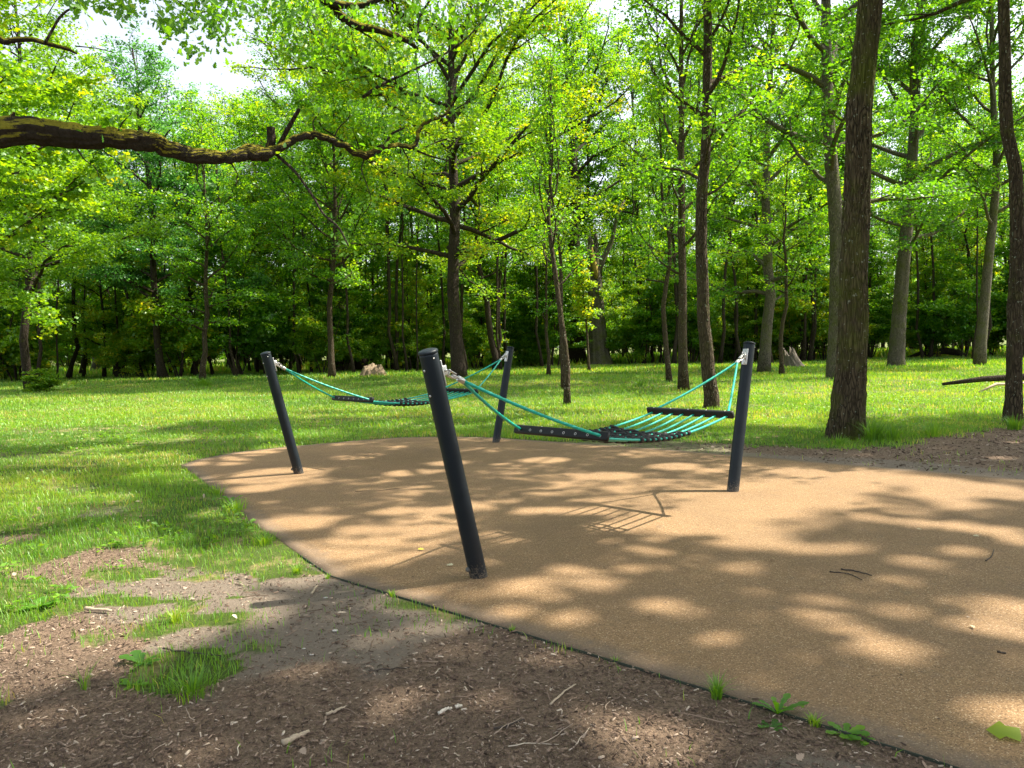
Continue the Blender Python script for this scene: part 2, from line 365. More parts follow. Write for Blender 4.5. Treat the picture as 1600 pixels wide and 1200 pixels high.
PATCH = [(-2.75, 4.3, .42, .22, 1), (-1.95, 4.15, .20, .2, .9), (-1.55, 3.45, .26, .26, .95), (-1.32, 3.65, .16, .16, .6), (-2.6, 4.95, .35, .16, .9), (-2.1, 4.85, .3, .14, .8), (-3.6, 4.75, .5, .25, .9),
         (-2.9, 3.5, .25, .12, .5), (-2.3, 3.1, .12, .1, .6), (-1.7, 4.4, .08, .06, .9), (-2.35, 4.45, .22, .10, .85), (-3.05, 4.65, .3, .16, .9), (-2.95, 4.1, .22, .12, .8), (-1.45, 4.9, .16, .08, .9), (-1.75, 5.0, .3, .12, .9), (-2.2, 3.75, .10, .08, .6), (-1.15, 4.35, .05, .04, .7), (-2.5, 3.3, .09, .07, .6), (-1.0, 3.9, .05, .04, .6), (-3.3, 3.9, .2, .1, .7)]
BARE = [(-4.9, 8.2, .55, .35), (-6.6, 7.0, .7, .4), (-5.8, 9.6, .6, .3), (-7.5, 11.0, 1.2, .5), (-5.6, 12.5, 1.1, .4), (-9, 9, 1.0, .5), (-3.9, 7.0, .3, .3), (-4.5, 6.0, .6, .25), (-8.5, 14.5, 2.2, .5), (-3, 16, 2.2, .4),
        (5.5, 17, 1.5, .35), (9.5, 15.2, 1.6, .35), (10, 21, 3, .5), (15, 26, 4, .7), (-6, 22, 3, .5), (1, 27, 3.5, .5), (-14, 20, 3, .8)]
def soil_mask(x, y):
    n = fbm(x * 1.3, y * 1.3, 21) - .5; n2 = fbm(x * 5, y * 5, 31) - .5
    m = np.maximum(ss(.25, -.25, sdist(x, y, SOILL) + n * .9 + n2 * .3), ss(.25, -.25, sdist(x, y, SOILR) + n * .9 + n2 * .3))
    for (cx, cy_, rx, ry, a) in PATCH:
        q = np.sqrt(((x - cx) / rx) ** 2 + ((y - cy_) / ry) ** 2) + n * 1.2 + n2
        m = np.minimum(m, 1 - a * ss(1.15, .75, q))
    m = np.minimum(m, 1 - .9 * ss(.54, .60, fbm(x * 2.4 + 9, y * 3.4, 95)) * ss(3.5, 4.0, y) * ss(-1.2, -1.7, x) * ss(7, 6, y))
    for (cx, cy_, rx, ry) in BARE:
        q = np.sqrt(((x - cx) / rx) ** 2 + ((y - cy_) / ry) ** 2) + n * 2.2 + n2
        m = np.maximum(m, .78 * ss(1.3, .5, q))
    m = np.maximum(m, .7 * ss(.16, .02, sdist(x, y) + n2 * .2) * ss(9, 12, y + x))   # worn strip along the far edge
    #                                          # woodland floor
    return m
def pack_mask(x, y):
    q = np.sqrt(((x + 1.1) / .8) ** 2 + ((y - 4.1) / .75) ** 2) + (fbm(x * 3, y * 3, 90) - .5) * 1.6; q2 = np.sqrt(((x - 1.0) / .4) ** 2 + ((y - 2.3) / .35) ** 2)
    q3 = np.sqrt(((x + 2.0) / .9) ** 2 + ((y - 4.6) / .5) ** 2) + (fbm(x * 3, y * 3, 91) - .5) * 1.6
    d = sdist(x, y); far = ss(5.5, 7.5, y)
    return np.clip(np.maximum.reduce([far * ss(4, 2, x + .0 * y) , far * ss(13, 14, y), ss(1.3, .6, q), ss(1.2, .4, q2), .75 * ss(1.3, .6, q3), ss(.55, .1, d) * ss(9, 11, x + y) * .9, ss(3, 5, x) * ss(.9, .3, d)]), 0, 1)

def spaced(lo, hi, fine_lo, fine_hi, step, g=1.12):
    a = list(np.arange(fine_lo, fine_hi, step)); s = step; x = fine_hi
    while x < hi: a.append(x); s *= g; x += s
    a.append(hi); s = step; x = fine_lo - step
    while x > lo: a.insert(0, x); s *= g; x -= s
    a.insert(0, lo); return np.array(a)
xs = spaced(-260, 260, -6, 8, .07); ys = spaced(-120, 420, 1.4, 14, .07)
X, Y = np.meshgrid(xs, ys); Z = gh(X, Y); nx = len(xs); ny = len(ys)
V = np.stack([X, Y, Z], -1).reshape(-1, 3); i = np.arange(ny - 1)[:, None] * nx + np.arange(nx - 1)[None]
me = make_mesh('ground', V, np.stack([i, i + 1, i + nx + 1, i + nx], -1).reshape(-1, 4), ground_mat(), smooth=True)
for nm, f in (('soil', soil_mask), ('pack', pack_mask)):
    a = me.attributes.new(nm, 'FLOAT', 'POINT'); vv = f(X, Y)
    if nm == 'soil': vv = vv * (1 - .55 * ss(5.8, 7.5, Y) * ss(4.5, 2.5, X - .0 * Y) ) * (1 - .55 * ss(12.5, 14, Y))
    a.data.foreach_set('value', vv.ravel().astype(np.float32))
tag(link('ground', me), kind='structure')

def chaikin_free(P, n=8):
    out = []
    for k in range(len(P)):
        a = P[k]; b = P[(k + 1) % len(P)]
        for j in range(n): out.append(a + (b - a) * j / n + (np.random.default_rng(k * 31 + j).normal(0, .009, 2) if (k < 18 or k > 22) else 0))
    return np.array(out)
rim = chaikin_free(POLY); cen = np.array([1.2, 6.2]); rings = 40; Vp = []; Ev = []
for k in range(rings + 1):
    f = (k / rings); P2 = cen + (rim - cen) * f
    Vp.append(np.c_[P2, np.full(len(rim), .012)])
Vp = np.concatenate(Vp); nr = len(rim); i = np.arange(rings)[:, None] * nr; j = np.arange(nr)[None]; j2 = (j + 1) % nr
Qp = np.stack([i + j, i + j2, i + nr + j2, i + nr + j], -1).reshape(-1, 4)
lo = rim.copy(); Vs = np.c_[lo, np.full(nr, -.05)]; Vall = np.concatenate([Vp, Vs]); bi = rings * nr
Qs = np.stack([bi + j[0], bi + j2[0], bi + nr + j2[0], bi + nr + j[0]], -1)
Vall[bi:bi + nr, 2] -= .003
me = make_mesh('pavement', Vall, np.concatenate([Qp[:, ::1], Qs]), rubber_floor_mat())
a = me.attributes.new('edge', 'FLOAT', 'POINT'); a.data.foreach_set('value', ss(-.35, 0, sdist(Vall[:, 0], Vall[:, 1])).astype(np.float32))
o = tag(link('pavement', me), kind='structure')
# edging strip on the near side
mb = MB(); E_ = np.array([(3.6, .4), (2.5, 1.5), (1.45, 2.55), (.56, 3.32), (-.18, 3.94), (-1.21, 4.80), (-1.6, 5.37)])
rng = np.random.default_rng(3)
pts = []
for k in range(len(E_) - 1):
    for j in range(30): pts.append(E_[k] + (E_[k + 1] - E_[k]) * j / 30)
pts = np.array(pts); tg = np.gradient(pts, axis=0); tg /= np.linalg.norm(tg, axis=1)[:, None]; nn = np.c_[tg[:, 1], -tg[:, 0]]
if (nn[10] @ (cen - pts[10])) > 0: nn = -nn
wz = .011 + .004 * fbm(np.arange(len(pts)) * .2, 0 * pts[:, 0], 5)
ring = [np.c_[pts + nn * .001, np.full(len(pts), -.04)], np.c_[pts + nn * .001, wz + .002], np.c_[pts + nn * .008, wz + .002], np.c_[pts + nn * .009, np.full(len(pts), -.04)]]
Ve = np.stack(ring, 1).reshape(-1, 3); i = np.arange(len(pts) - 1)[:, None] * 4; j = np.array([0, 1, 2])[None]
mb.add(Ve, np.stack([i + j, i + j + 1, i + j + 5, i + j + 4], -1).reshape(-1, 4))
tag(mb.build('edging_kerb', KERB, smooth=False), kind='structure')

# ------------------------------------------------------------------ hammock posts and hammocks
LEAN = R(14.5); PL = 1.51; PR = .058
def norm(v): v = np.asarray(v, float); return v / np.linalg.norm(v)
def post(base, u, label):
    """leaning steel post; u points horizontally outwards (the way it leans). Built upright in local space."""
    root = empty('hammock_post', (base[0], base[1], .012)); tag(root, label, 'post', 'leaning hammock posts')
    ax = np.array([u[0] * sin(LEAN), u[1] * sin(LEAN), cos(LEAN)])
    inn = -np.array([u[0] * cos(LEAN), u[1] * cos(LEAN), -sin(LEAN)]); side = np.cross(ax, inn)
    mb = MB(); tube(mb, [ax * t for t in (-.06, 0, .03, .4, .8, 1.2, PL - .02, PL - .005)], [PR] * 8, 40); mb.build('post_tube', POST, root)
    mb = MB(); tube(mb, [ax * (PL + t) for t in (-.006, -.004, .006, .012, .017, .021, .0225)], [PR + .001, PR + .004, PR + .004, PR - .001, PR * .75, PR * .4, PR * .05], 40)
    mb.build('post_cap', POST, root)
    def bolt(c, d, r=.006, l=.006):
        m_ = MB(); tube(m_, [c, c + d * l * .6, c + d * l], [r, r * .95, r * .4], 10); m_.build('bolt', BOLT, root)
    for t in (PL - .10, PL - .26): bolt(ax * t - inn * (PR - .001), -inn, .008, .008)
    for s in (-1, 1):
        d = norm(side * s - inn * .25); bolt(ax * (PL - .035) + d * (PR - .001), d, .005, .004)
    # hinge plate facing the hammock
    mb = MB(); c = ax * (PL - .15) + inn * (PR + .004); box(mb, c, ax * .082, side * .028, inn * .005, bev=.003); mb.build('bracket_plate', STEEL, root)
    mb = MB()
    for s in (-1, 1):
        box(mb, ax * (PL - .14) + inn * (PR + .027) + side * s * .013, ax * .030, inn * .020, side * .004, bev=.003)
    tube(mb, [ax * (PL - .14) + inn * (PR + .032) + side * s for s in (-.024, .024)], [.009] * 2, 12); mb.build('bracket_lugs', STEEL, root)
    for t in (PL - .085, PL - .215):
        bolt(ax * t + inn * (PR + .009), inn, .009, .006)
    # foot bolt with a rubber dome on the outer side
    mb = MB(); d = norm(-inn * 1 + side * .3); c = ax * .075 + d * (PR - .004)
    tube(mb, [c, c + d * .012, c + d * .02, c + d * .025], [.017, .017, .012, .003], 14); mb.build('foot_bolt_cap', simple('grey_rubber', (.12, .115, .10), .8, nscale=60), root)
    return root

def hammock(pa, pb, label):
    pa = np.array(pa); pb = np.array(pb); D = np.linalg.norm(pb - pa); u = (pb - pa) / D; v = np.array([u[1], -u[0]])
    mid = (pa + pb) / 2; root = empty('hammock', (mid[0], mid[1], .012)); tag(root, label, 'hammock', 'rope hammocks')
    U = np.array([u[0], u[1], 0]); W = np.array([v[0], v[1], 0]); K = np.array([0, 0, 1.])
    def P(s, t, z): return U * s + W * t + K * (z - .012)
    sb = .92; zb = .865; za = 1.285; sa = 1.86
    nr_ = 8; tt = np.linspace(-.378, .378, nr_)
    def zz(s, t): return .725 + .125 * (abs(s) / sb) ** 1.7 + .035 * (abs(t) / .38) ** 2 * (1 - (s / sb) ** 2)
    for sg in (-1, 1):
        ctr = P(sg * sb, 0, zb); d = norm(P(sg * sa, 0, za) - ctr); nrm = np.cross(W, d); nrm = nrm * np.sign(nrm[2])
        mb = MB(); box(mb, ctr, W * .435, nrm * .034, d * .019, bev=.012); bar = mb.build('spreader_bar', RUBBER, root)
        for t in tt:                                                     # eyelets on the outer face, rope ends behind them
            m_ = MB(); th = np.linspace(0, 2 * pi, 17)
            cc = ctr + W * t + d * .0195 - nrm * .004
            tube(m_, [cc + (W * cos(q) + nrm * sin(q)) * .0085 for q in th], [.0018] * 17, 6, cap=False); m_.build('eyelet', STEEL, bar)
        for t in np.linspace(-.36, .36, 5):                              # screw heads on top
            m_ = MB(); cc = ctr + W * t + nrm * .034; tube(m_, [cc, cc + nrm * .003], [.007, .005], 10); m_.build('screw', BOLT, bar)
        for t in (-.378, .378):                                          # suspension ropes
            A_ = P(sg * sa, 0, za) + W * np.sign(t) * .008; B_ = ctr + W * t + d * .01
            n = 220; q = np.linspace(0, 1, n)[:, None]; L = np.linalg.norm(B_ - A_)
            mb = MB(); tube(mb, A_ * (1 - q) + B_ * q - K * (.02 * 4 * q * (1 - q)), [.0105] * n, 12, lobes=4, twist=95.); mb.build('suspension_rope', ROPE, root)
        # swivel, shackle and ferrule between lug and ropes
        lug = P(sg * (D / 2 + sin(LEAN) * (PL - .14) - cos(LEAN) * (PR + .032)), 0, cos(LEAN) * (PL - .14) + sin(LEAN) * (PR + .032) + .012)
        A_ = P(sg * sa, 0, za); dd = norm(A_ - lug); L = np.linalg.norm(A_ - lug); s1 = norm(np.cross(dd, W))
        m_ = MB()
        for s in (-1, 1): box(m_, lug + dd * L * .12 + s1 * 0 + W * s * .0, dd * .03, s1 * .016, W * .007, bev=.004)
        tube(m_, [lug - W * .02, lug + W * .02], [.008, .008], 10)
        m_.build('swivel_eye', STEEL, root)
        m_ = MB()
        for s in (-1, 1): box(m_, lug + dd * L * .36 + s1 * s * .016, dd * .034, s1 * .003, W * .014, bev=.0025)
        tube(m_, [lug + dd * L * .25 - s1 * .024, lug + dd * L * .25 + s1 * .024], [.008] * 2, 12)
        tube(m_, [lug + dd * L * .47 - s1 * .022, lug + dd * L * .47 + s1 * .022], [.006] * 2, 12)
        m_.build('shackle', STEEL, root)
        m_ = MB(); c0 = lug + dd * L * .60; th = np.linspace(0, 2 * pi, 25)
        tube(m_, [c0 + dd * cos(q) * .030 + W * sin(q) * .015 for q in th], [.005] * 25, 8, cap=False); m_.build('link', STEEL, root)
        m_ = MB(); tube(m_, [lug + dd * L * .70, lug + dd * (L * .72), lug + dd * (L * .98), lug + dd * (L + .004)], [.014, .019, .019, .015], 20); m_.build('ferrule', STEEL, root)
    ks = np.linspace(-sb + .012, sb - .012, 150)
    for t in tt:
        mb = MB(); tube(mb, [P(s, t, zz(s, t)) for s in ks], [.0095] * len(ks), 10, lobes=4, twist=110.); mb.build('bed_rope', ROPE, root)
    # woven black mat: cross cords looped round each rope, with sleeves at the crossings
    mb = MB(); cs = np.linspace(-.43, .25, 10); q = np.linspace(tt[0] - .012, tt[-1] + .012, 90)
    for k, s in enumerate(cs):
        ph = 0 if k % 2 else pi
        tube(mb, [P(s + .012 * sin(pi * (t - tt[0]) / (tt[1] - tt[0]) + ph), t, zz(s, t) + .008 * cos(pi * (t - tt[0]) / (tt[1] - tt[0]) + ph)) for t in q], [.0145] * len(q), 8)
        for t in tt:
            tube(mb, [P(s - .022, t, zz(s, t)), P(s - .017, t, zz(s, t)), P(s + .017, t, zz(s, t)), P(s + .022, t, zz(s, t))], [.012, .0185, .0185, .012], 10)
    mb.build('woven_mat', NET, root)
    return root
b1 = gp(748, 903)[:2]; b2 = gp(1145, 769)[:2]; b3 = gp(775, 692)[:2]; b4 = gp(467, 741)[:2]
u12 = norm(b2 - b1); u43 = norm(b3 - b4)
post(b1, -u12, 'nearest leaning dark grey hammock post, with the grey bolt cap at its foot')
post(b2, u12, 'dark grey hammock post on the right of the brown surface, beside the near hammock')
post(b3, u43, 'farthest and thinnest-looking dark grey hammock post, by the grass edge')
post(b4, -u43, 'leaning dark grey hammock post on the left near the grass corner')
hammock(b1, b2, 'near turquoise rope hammock with black mat, hung over the middle of the brown surface')
hammock(b4, b3, 'far turquoise rope hammock partly hidden behind the nearest post')

# ------------------------------------------------------------------ trees
def grow(seed, h, r, hb, spread, nl=22, up=.5, leafn=30, lsize=.16, path=None, nsub=7, cl=.28, prof='oval', flare=1.6, sides=12, template='quad', tintc=.45,
         rough=.0, twigs=True, stems=None, low=1.0, droop=0.0, ntw=5, relief=None):
    """returns (trunk mesh builder, leaf arrays). Built at the origin, z up."""
    rng = np.random.default_rng(seed); mb = MB()
    nseg = 26 if sides > 16 else 14
    zz_ = h * np.linspace(0, 1, nseg) ** 1.15
    if path is None:
        wv = np.cumsum(rng.standard_normal((nseg, 2)) * h * .006, axis=0); wv -= wv[0]; px_, py_ = wv[:, 0], wv[:, 1]
        lean = rng.standard_normal(2) * .02; px_ = px_ + lean[0] * zz_; py_ = py_ + lean[1] * zz_
    else:
        pa = np.array(path, float); px_ = np.interp(zz_, pa[:, 0], pa[:, 1]); py_ = np.interp(zz_, pa[:, 0], pa[:, 2])
        px_ = px_ + np.r_[0, np.cumsum(rng.standard_normal(nseg - 1) * .012)]
    P = np.c_[px_, py_, zz_]
    P[0, 2] = -.15
    rad = r * (1 - .80 * (zz_ / h) ** 1.1) * (1 + (flare - 1) * np.exp(-zz_ / (r * 1.6 + .05))); rad = np.maximum(rad, .012)
    if stems is None:
        if relief:
            zf = np.unique(np.concatenate([np.arange(-.15, min(h, 9), .05), np.linspace(min(h, 9), h, 14)])); Pf = np.stack([np.interp(zf, P[:, 2], P[:, k]) for k in range(3)], 1)
            tube(mb, Pf, np.interp(zf, P[:, 2], rad), sides, relief=relief)
        else: tube(mb, P, rad, sides, rough=rough, rng=rng)
    C = []; tw = []
    def limb(p0, az, el, L, r0, lev):
        n = 7; pts = [p0]; d = np.array([cos(az) * cos(el), sin(az) * cos(el), sin(el)])
        for k in range(n):
            d = d + rng.standard_normal(3) * .13; d[2] += (.10 * up - droop * k / n); d = d / np.linalg.norm(d)
            pts.append(pts[-1] + d * L / n)
        pts = np.array(pts); rr = r0 * np.linspace(1, .22, n + 1)
        tube(mb, pts, np.maximum(rr, .006), 7 if r0 > .05 else 5, cap=False); return pts
    if stems is not None:
        for (sx, sy, sh, sr) in stems:
            az = rng.uniform(0, 2 * pi); d0 = math.hypot(sx, sy); az = math.atan2(sy, sx) if d0 > .05 else az
            pts = limb(np.array([sx * .25, sy * .25, -.05]), az, R(rng.uniform(68, 84)), sh, sr, 0); C.append((pts, sr, sh))
        base_l = [(c[0], c[1], c[2]) for c in C]; C = []
        jobs = []
        for pts, sr, sh in base_l:
            for k in range(nl):
                t = rng.uniform(.15 * low, 1) * (len(pts) - 1); i0 = min(int(t), len(pts) - 2); p = pts[i0] + (pts[i0 + 1] - pts[i0]) * (t - i0)
                jobs.append((p, rng.uniform(0, 2 * pi), R(rng.uniform(5, 45)), spread * rng.uniform(.5, 1), sr * .4))
    else:
        jobs = []
        az = rng.uniform(0, 2 * pi)
        for k in range(nl):
            f = (k + rng.uniform(0, .9)) / nl; z = hb + (h * .97 - hb) * f; az += 2.4 + rng.uniform(-.5, .5)
            if prof == 'oval': L = spread * (math.sqrt(max(.05, 1 - ((f - .42) / .64) ** 2))) * rng.uniform(.75, 1.1)
            elif prof == 'vase': L = spread * (.5 + .6 * f) * rng.uniform(.7, 1.1) * (1 if f < .8 else .6)
            elif prof == 'low': L = spread * (1 - .72 * f ** 1.4) * rng.uniform(.8, 1.1)
            i0 = np.interp(z, P[:, 2], np.arange(nseg)); a = int(i0); a = min(a, nseg - 2); p = P[a] + (P[a + 1] - P[a]) * (i0 - a)
            el = R(8 + 50 * f * (.6 + up) + rng.uniform(-8, 12)); rr0 = np.interp(z, zz_, rad)
            jobs.append((p, az, min(el, R(80)), L, min(rr0 * .62, .018 * L + .015)))
    SP = []; SD = []
    for (p, az_, el, L, r0) in jobs:
        pts = limb(p, az_, el, L, r0, 1)
        ns = max(2, int(nsub * L / spread + .5))
        for j in range(ns):
            t = (.22 + .78 * (j + rng.uniform(0, 1)) / ns) * (len(pts) - 1); i0 = min(int(t), len(pts) - 2); q = pts[i0] + (pts[i0 + 1] - pts[i0]) * (t - i0)
            d = pts[i0 + 1] - pts[i0]; d /= np.linalg.norm(d); sgn = 1 if j % 2 else -1; a2 = sgn * R(rng.uniform(30, 65))
            d = np.array([d[0] * cos(a2) - d[1] * sin(a2), d[0] * sin(a2) + d[1] * cos(a2), d[2] * .6 + rng.uniform(-.1, .3) - droop * .4]); d /= np.linalg.norm(d)
            sl_ = L * (.42 - .22 * t / (len(pts) - 1)) * rng.uniform(.7, 1.2); m = 5
            sp = [q]
            for k in range(m): d = d + rng.standard_normal(3) * .15; d /= np.linalg.norm(d); sp.append(sp[-1] + d * sl_ / m)
            sp = np.array(sp)
            if twigs: tube(mb, sp, np.maximum(r0 * .35 * np.linspace(1, .3, m + 1), .004), 4, cap=False)
            k = rng.integers(0, m + 1, max(2, int(ntw * sl_ + 1))); f = rng.uniform(0, 1, len(k)); k = np.minimum(k, m - 1)
            SP.append(sp[k] + (sp[k + 1] - sp[k]) * f[:, None]); SD.append(np.repeat(d[None], len(k), 0))
    SP = np.concatenate(SP); SD = np.concatenate(SD); nT = len(SP)
    dirs = SD + rng.standard_normal((nT, 3)) * .9; dirs[:, 2] *= .45; dirs /= np.linalg.norm(dirs, axis=1)[:, None]
    TL = rng.uniform(.25, .9, nT) * min(1.2, spread * .22); ctr = SP + dirs * TL[:, None] * .6
    n = max(1, leafn); idx = np.repeat(np.arange(nT), n)
    c = ctr[idx] + dirs[idx] * (rng.uniform(-.6, .6, len(idx)) * TL[idx])[:, None] + rng.standard_normal((len(idx), 3)) * np.array([cl, cl, cl * .36]) * .62
    c = c[c[:, 2] > .05]; m = len(c); idx = idx[:m]
    nrm = np.array([0, 0, 1.]) + rng.standard_normal((m, 3)) * .55; d = rng.standard_normal((m, 3)); d[:, 2] = d[:, 2] * .4 - .25
    s = lsize * 1.12 * rng.uniform(.6, 1.25, m)
    tint = np.clip(tintc + .25 * rng.standard_normal(nT)[idx] + .13 * rng.standard_normal(m) + .10 * (c[:, 2] / h - .5), 0, 1)
    tv, tq = {'quad': T_QUAD, 'maple': T_MAPLE, 'oak': T_OAK}[template]
    Vl, Ql = scatter(tv, tq, c, d, nrm, s)
    return mb, Vl, Ql, np.repeat(tint, len(tq))
GAPS = [(1024,867,.10),(1160,890,.12),(1165,933,.12),(1275,952,.20),(1295,975,.20),(1400,958,.13),(1430,880,.16),(1480,893,.08),(1505,863,.13),(1405,910,.13),(1355,922,.06),(1115,1000,.15),(1030,950,.16),(1070,960,.12),
        (1170,965,.07),(1385,1012,.17),(1430,1022,.14),(1330,1018,.07),(1020,1035,.10),(1560,985,.22),(1500,992,.14),(1600,960,.30),(1600,1005,.25),(1180,850,.16),(1225,856,.16),(1320,860,.18),(1272,864,.14),(1200,838,.2),(1175,822,.2),(1380,815,.13),(1440,820,.18),
        (1500,825,.18),(1560,832,.2),(1600,848,.2),(820,918,.15),(865,937,.09),(895,893,.18),(942,903,.18),(800,960,.13),(882,970,.14),(690,800,.18),(660,835,.14),(765,836,.10),(695,862,.10),(1565,1112,.18),(1600,1122,.2),(1555,1085,.09),(1500,1170,.09),
        (1050,1150,.22),(1020,1175,.16),(850,1030,.10),(690,985,.09),(560,1010,.09),(900,1110,.10),(470,1050,.09),(720,1020,.08),(600,1120,.09),(300,1180,.10),(620,800,.2),(560,830,.2),(520,870,.16),(610,860,.14),(740,790,.2),(830,800,.2),(1000,815,.2),(1060,830,.2),(1100,800,.25),(960,825,.2),(920,800,.2),(1100,830,.2),
        (1300,780,.25),(1500,790,.2),(1140,800,.2),(70,1120,.1),(180,1150,.08),(760,1090,.07),(1480,940,.07),(100,930,.5),(250,925,.5),(350,890,.35),(60,1000,.35),(420,905,.22),(250,985,.32),(500,860,.35),(600,870,.3),(450,820,.35),(340,950,.3),(1030,1160,.25),(100,655,.8),(230,665,.8),(350,640,1.),(60,745,.5),(150,720,.6),(250,745,.4),(20,870,.5),(330,722,.3),(480,640,.8),(30,690,.6),(400,765,.3),(430,700,.35),(560,715,.35),(850,720,.3),(950,745,.3),(1050,730,.3),(640,740,.3),(700,725,.25),(30,950,.6),(150,965,.5),(200,885,.5),(330,905,.4),(80,1015,.4),(180,1030,.25),(300,965,.3),(430,870,.4),(250,1000,.3),(385,965,.25),(10,1060,.3),(470,900,.3),(60,870,.5),(1350,745,.35),(1440,755,.4),(1540,765,.4),(1250,740,.3),(1330,765,.35),(1470,775,.35),(1590,775,.3),(1480,700,.18),(1560,715,.2),(1350,712,.15),(1590,690,.15),(1250,1030,.08),(1190,1065,.07),(980,890,.1)]
_r = np.random.default_rng(40)
GAPS += [(_r.uniform(0, 420), _r.uniform(625, 770), _r.uniform(.25, .7)) for _ in range(26)] + [(_r.uniform(0, 380), _r.uniform(770, 870), _r.uniform(.10, .3)) for _ in range(18)]
GAPS += [(_r.uniform(560, 1600), _r.uniform(840, 1190), _r.uniform(.03, .075)) for _ in range(32)] + [(_r.uniform(300, 1250), _r.uniform(695, 830), _r.uniform(.06, .16)) for _ in range(30)]
GP = np.array([gp(a, b) for a, b, r in GAPS]); GR = np.array([r for a, b, r in GAPS])
def open_gaps(Vl, Ql, tn, loc, k):
    """leave small openings in a crown where the photo's sunflecks show light coming through"""
    nq = len(Ql); per = k; c = Vl.reshape(-1, per, 3).mean(1) + np.asarray(loc)[None]; keep = np.ones(len(c), bool)
    for g0, r in zip(GP, GR):
        d = c - g0; t = d @ SUN; keep &= np.linalg.norm(d - t[:, None] * SUN, axis=1) > r * .82 + .025
    qpl = nq // len(c); kv = np.repeat(keep, per); kq = np.repeat(keep, qpl); remap = np.cumsum(kv) - 1
    return Vl[kv], remap[Ql[kq]], tn[kq]
def add_tree(name, loc, label, cat='tree', group=None, bark=BARK, leaf=LEAF, rz=0., **k):
    root = empty(name, loc, rz); tag(root, label, cat, group)
    gaps = k.pop('gaps', False); mb, Vl, Ql, tn = grow(**k)
    if gaps: Vl, Ql, tn = open_gaps(Vl, Ql, tn, loc, len({'quad': T_QUAD, 'maple': T_MAPLE}[k.get('template', 'quad')][0]))
    mb.build('trunk' if k.get('stems') is None else 'stems', bark, root)
    link('crown', make_mesh('crown', Vl, Ql, leaf, attr=tn), root)
    return root
def dup(root, loc, rz, sx, sz, label, group, name=None):
    o = root.copy(); o.location = loc; o.rotation_euler = (0, 0, rz); o.scale = (sx, sx, sz); o['label'] = label; o['group'] = group; col.objects.link(o)
    if name: o.name = name
    for ch in list(root.children): c = ch.copy(); col.objects.link(c); c.parent = o
    return o
def base(px, py): p = gp(px, py); return np.array([p[0], p[1], float(gh(p[0], p[1]))])
def xy(x, y): return np.array([x, y, float(gh(np.array(x), np.array(y)))])

# --- single trees the photo shows one by one
add_tree('tree', base(1322, 684), 'thickest near trunk at the right, deeply ridged bark, standing at the path edge', bark=BARK_BIG, seed=1, h=21, r=0.205, hb=9.5, spread=6.6, nl=28, gaps=True,
         leafn=34, lsize=.17, path=[(0, 0, 0), (1.5, .08, 0), (3.5, .18, .1), (5.0, .22, .1), (7, .42, .1), (21, .6, .3)], flare=1.5, sides=110, relief=(.16, 7, 1.6, 3), cl=.3, ntw=5)
add_tree('tree', base(1582, 660), 'leaning brown trunk at the right edge of the photo, near the dirt patch', seed=2, h=16, r=0.12, hb=7.2, spread=4.2, nl=24, leafn=43, lsize=0.104, gaps=True,
         path=[(0, 0, 0), (2.5, .06, 0), (4.2, .02, 0), (5.0, -.18, 0), (7, -.25, 0), (16, -.3, 0)], flare=1.4, sides=64, relief=(.14, 5, 1.6, 5), ntw=5)
add_tree('tree', base(1112, 637), 'slim straight brown trunk rising just behind the right spreader bar of the near hammock', seed=3, h=16, r=0.145, hb=4.6, spread=3.6, nl=26, up=1.0,
         leafn=33, lsize=0.104, gaps=True, path=[(0, 0, 0), (2, -.16, 0), (4, -.18, 0), (6.5, -.05, 0), (9, .02, 0), (16, .1, 0)], prof='vase', flare=1.4, sides=64, relief=(.14, 5, 1.6, 7), ntw=3, leaf=LEAF)
add_tree('tree', base(1068, 609), 'slim dark trunk immediately left of the straight brown one, dividing into upright stems', seed=4, h=15, r=.15, hb=3.6, spread=4.2, nl=22, up=1.3,
         leafn=28, lsize=0.104, prof='vase', path=[(0, 0, 0), (5, -.02, 0), (15, .1, 0)], flare=1.4, sides=16, rough=.02, ntw=3)
add_tree('tree', base(1046, 597), 'thin crooked trunk, leftmost of the three thin ones behind the near hammock', seed=5, h=11, r=.11, hb=3.4, spread=3.0, nl=16, up=1.2, leafn=26, lsize=0.104,
         path=[(0, 0, 0), (3, -.2, 0), (5, .15, 0), (7, -.2, 0), (11, -.3, 0)], prof='vase', flare=1.3, ntw=3)
add_tree('forked_tree', base(886, 632), 'slender bare young trunk forking high, alone on the lawn right of the far post', seed=6, h=8.2, r=.085, hb=3.0, spread=2.4, nl=14, up=1.6, leafn=21, lsize=0.080,
         path=[(0, 0, 0), (1.4, -.02, 0), (3, -.22, 0), (4.6, -.45, 0), (5.6, -.38, 0), (8.2, -.3, 0)], prof='vase', flare=1.3, ntw=3)
add_tree('tree', base(881, 607), 'thin straight trunk just behind the slender forked one', seed=7, h=9, r=.085, hb=4.5, spread=2.3, nl=12, up=1.4, leafn=14, lsize=0.096, prof='vase', ntw=3)
add_tree('oak_tree', base(718, 592), 'dark oak trunk in the centre, rising behind the nearest post', bark=BARK_D, leaf=LEAF_Y, seed=8, h=21, r=0.32, hb=5.0, spread=8.5, nl=40, up=.25, leafn=44, lsize=0.137,
         path=[(0, 0, 0), (4, -.12, 0), (8, .05, 0), (12, -.1, 0), (21, .2, 0)], flare=1.35, sides=24, rough=.02, cl=.4, ntw=4, droop=.06)
add_tree('tree', base(519, 591), 'leaning mid-sized trunk left of centre, left of the tree stump', seed=9, h=15, r=0.17, hb=4.5, spread=4.6, nl=22, leafn=37, lsize=0.137, path=[(0, 0, 0), (4, .0, 0), (7, .4, 0), (15, .6, 0)], cl=.36, ntw=4)
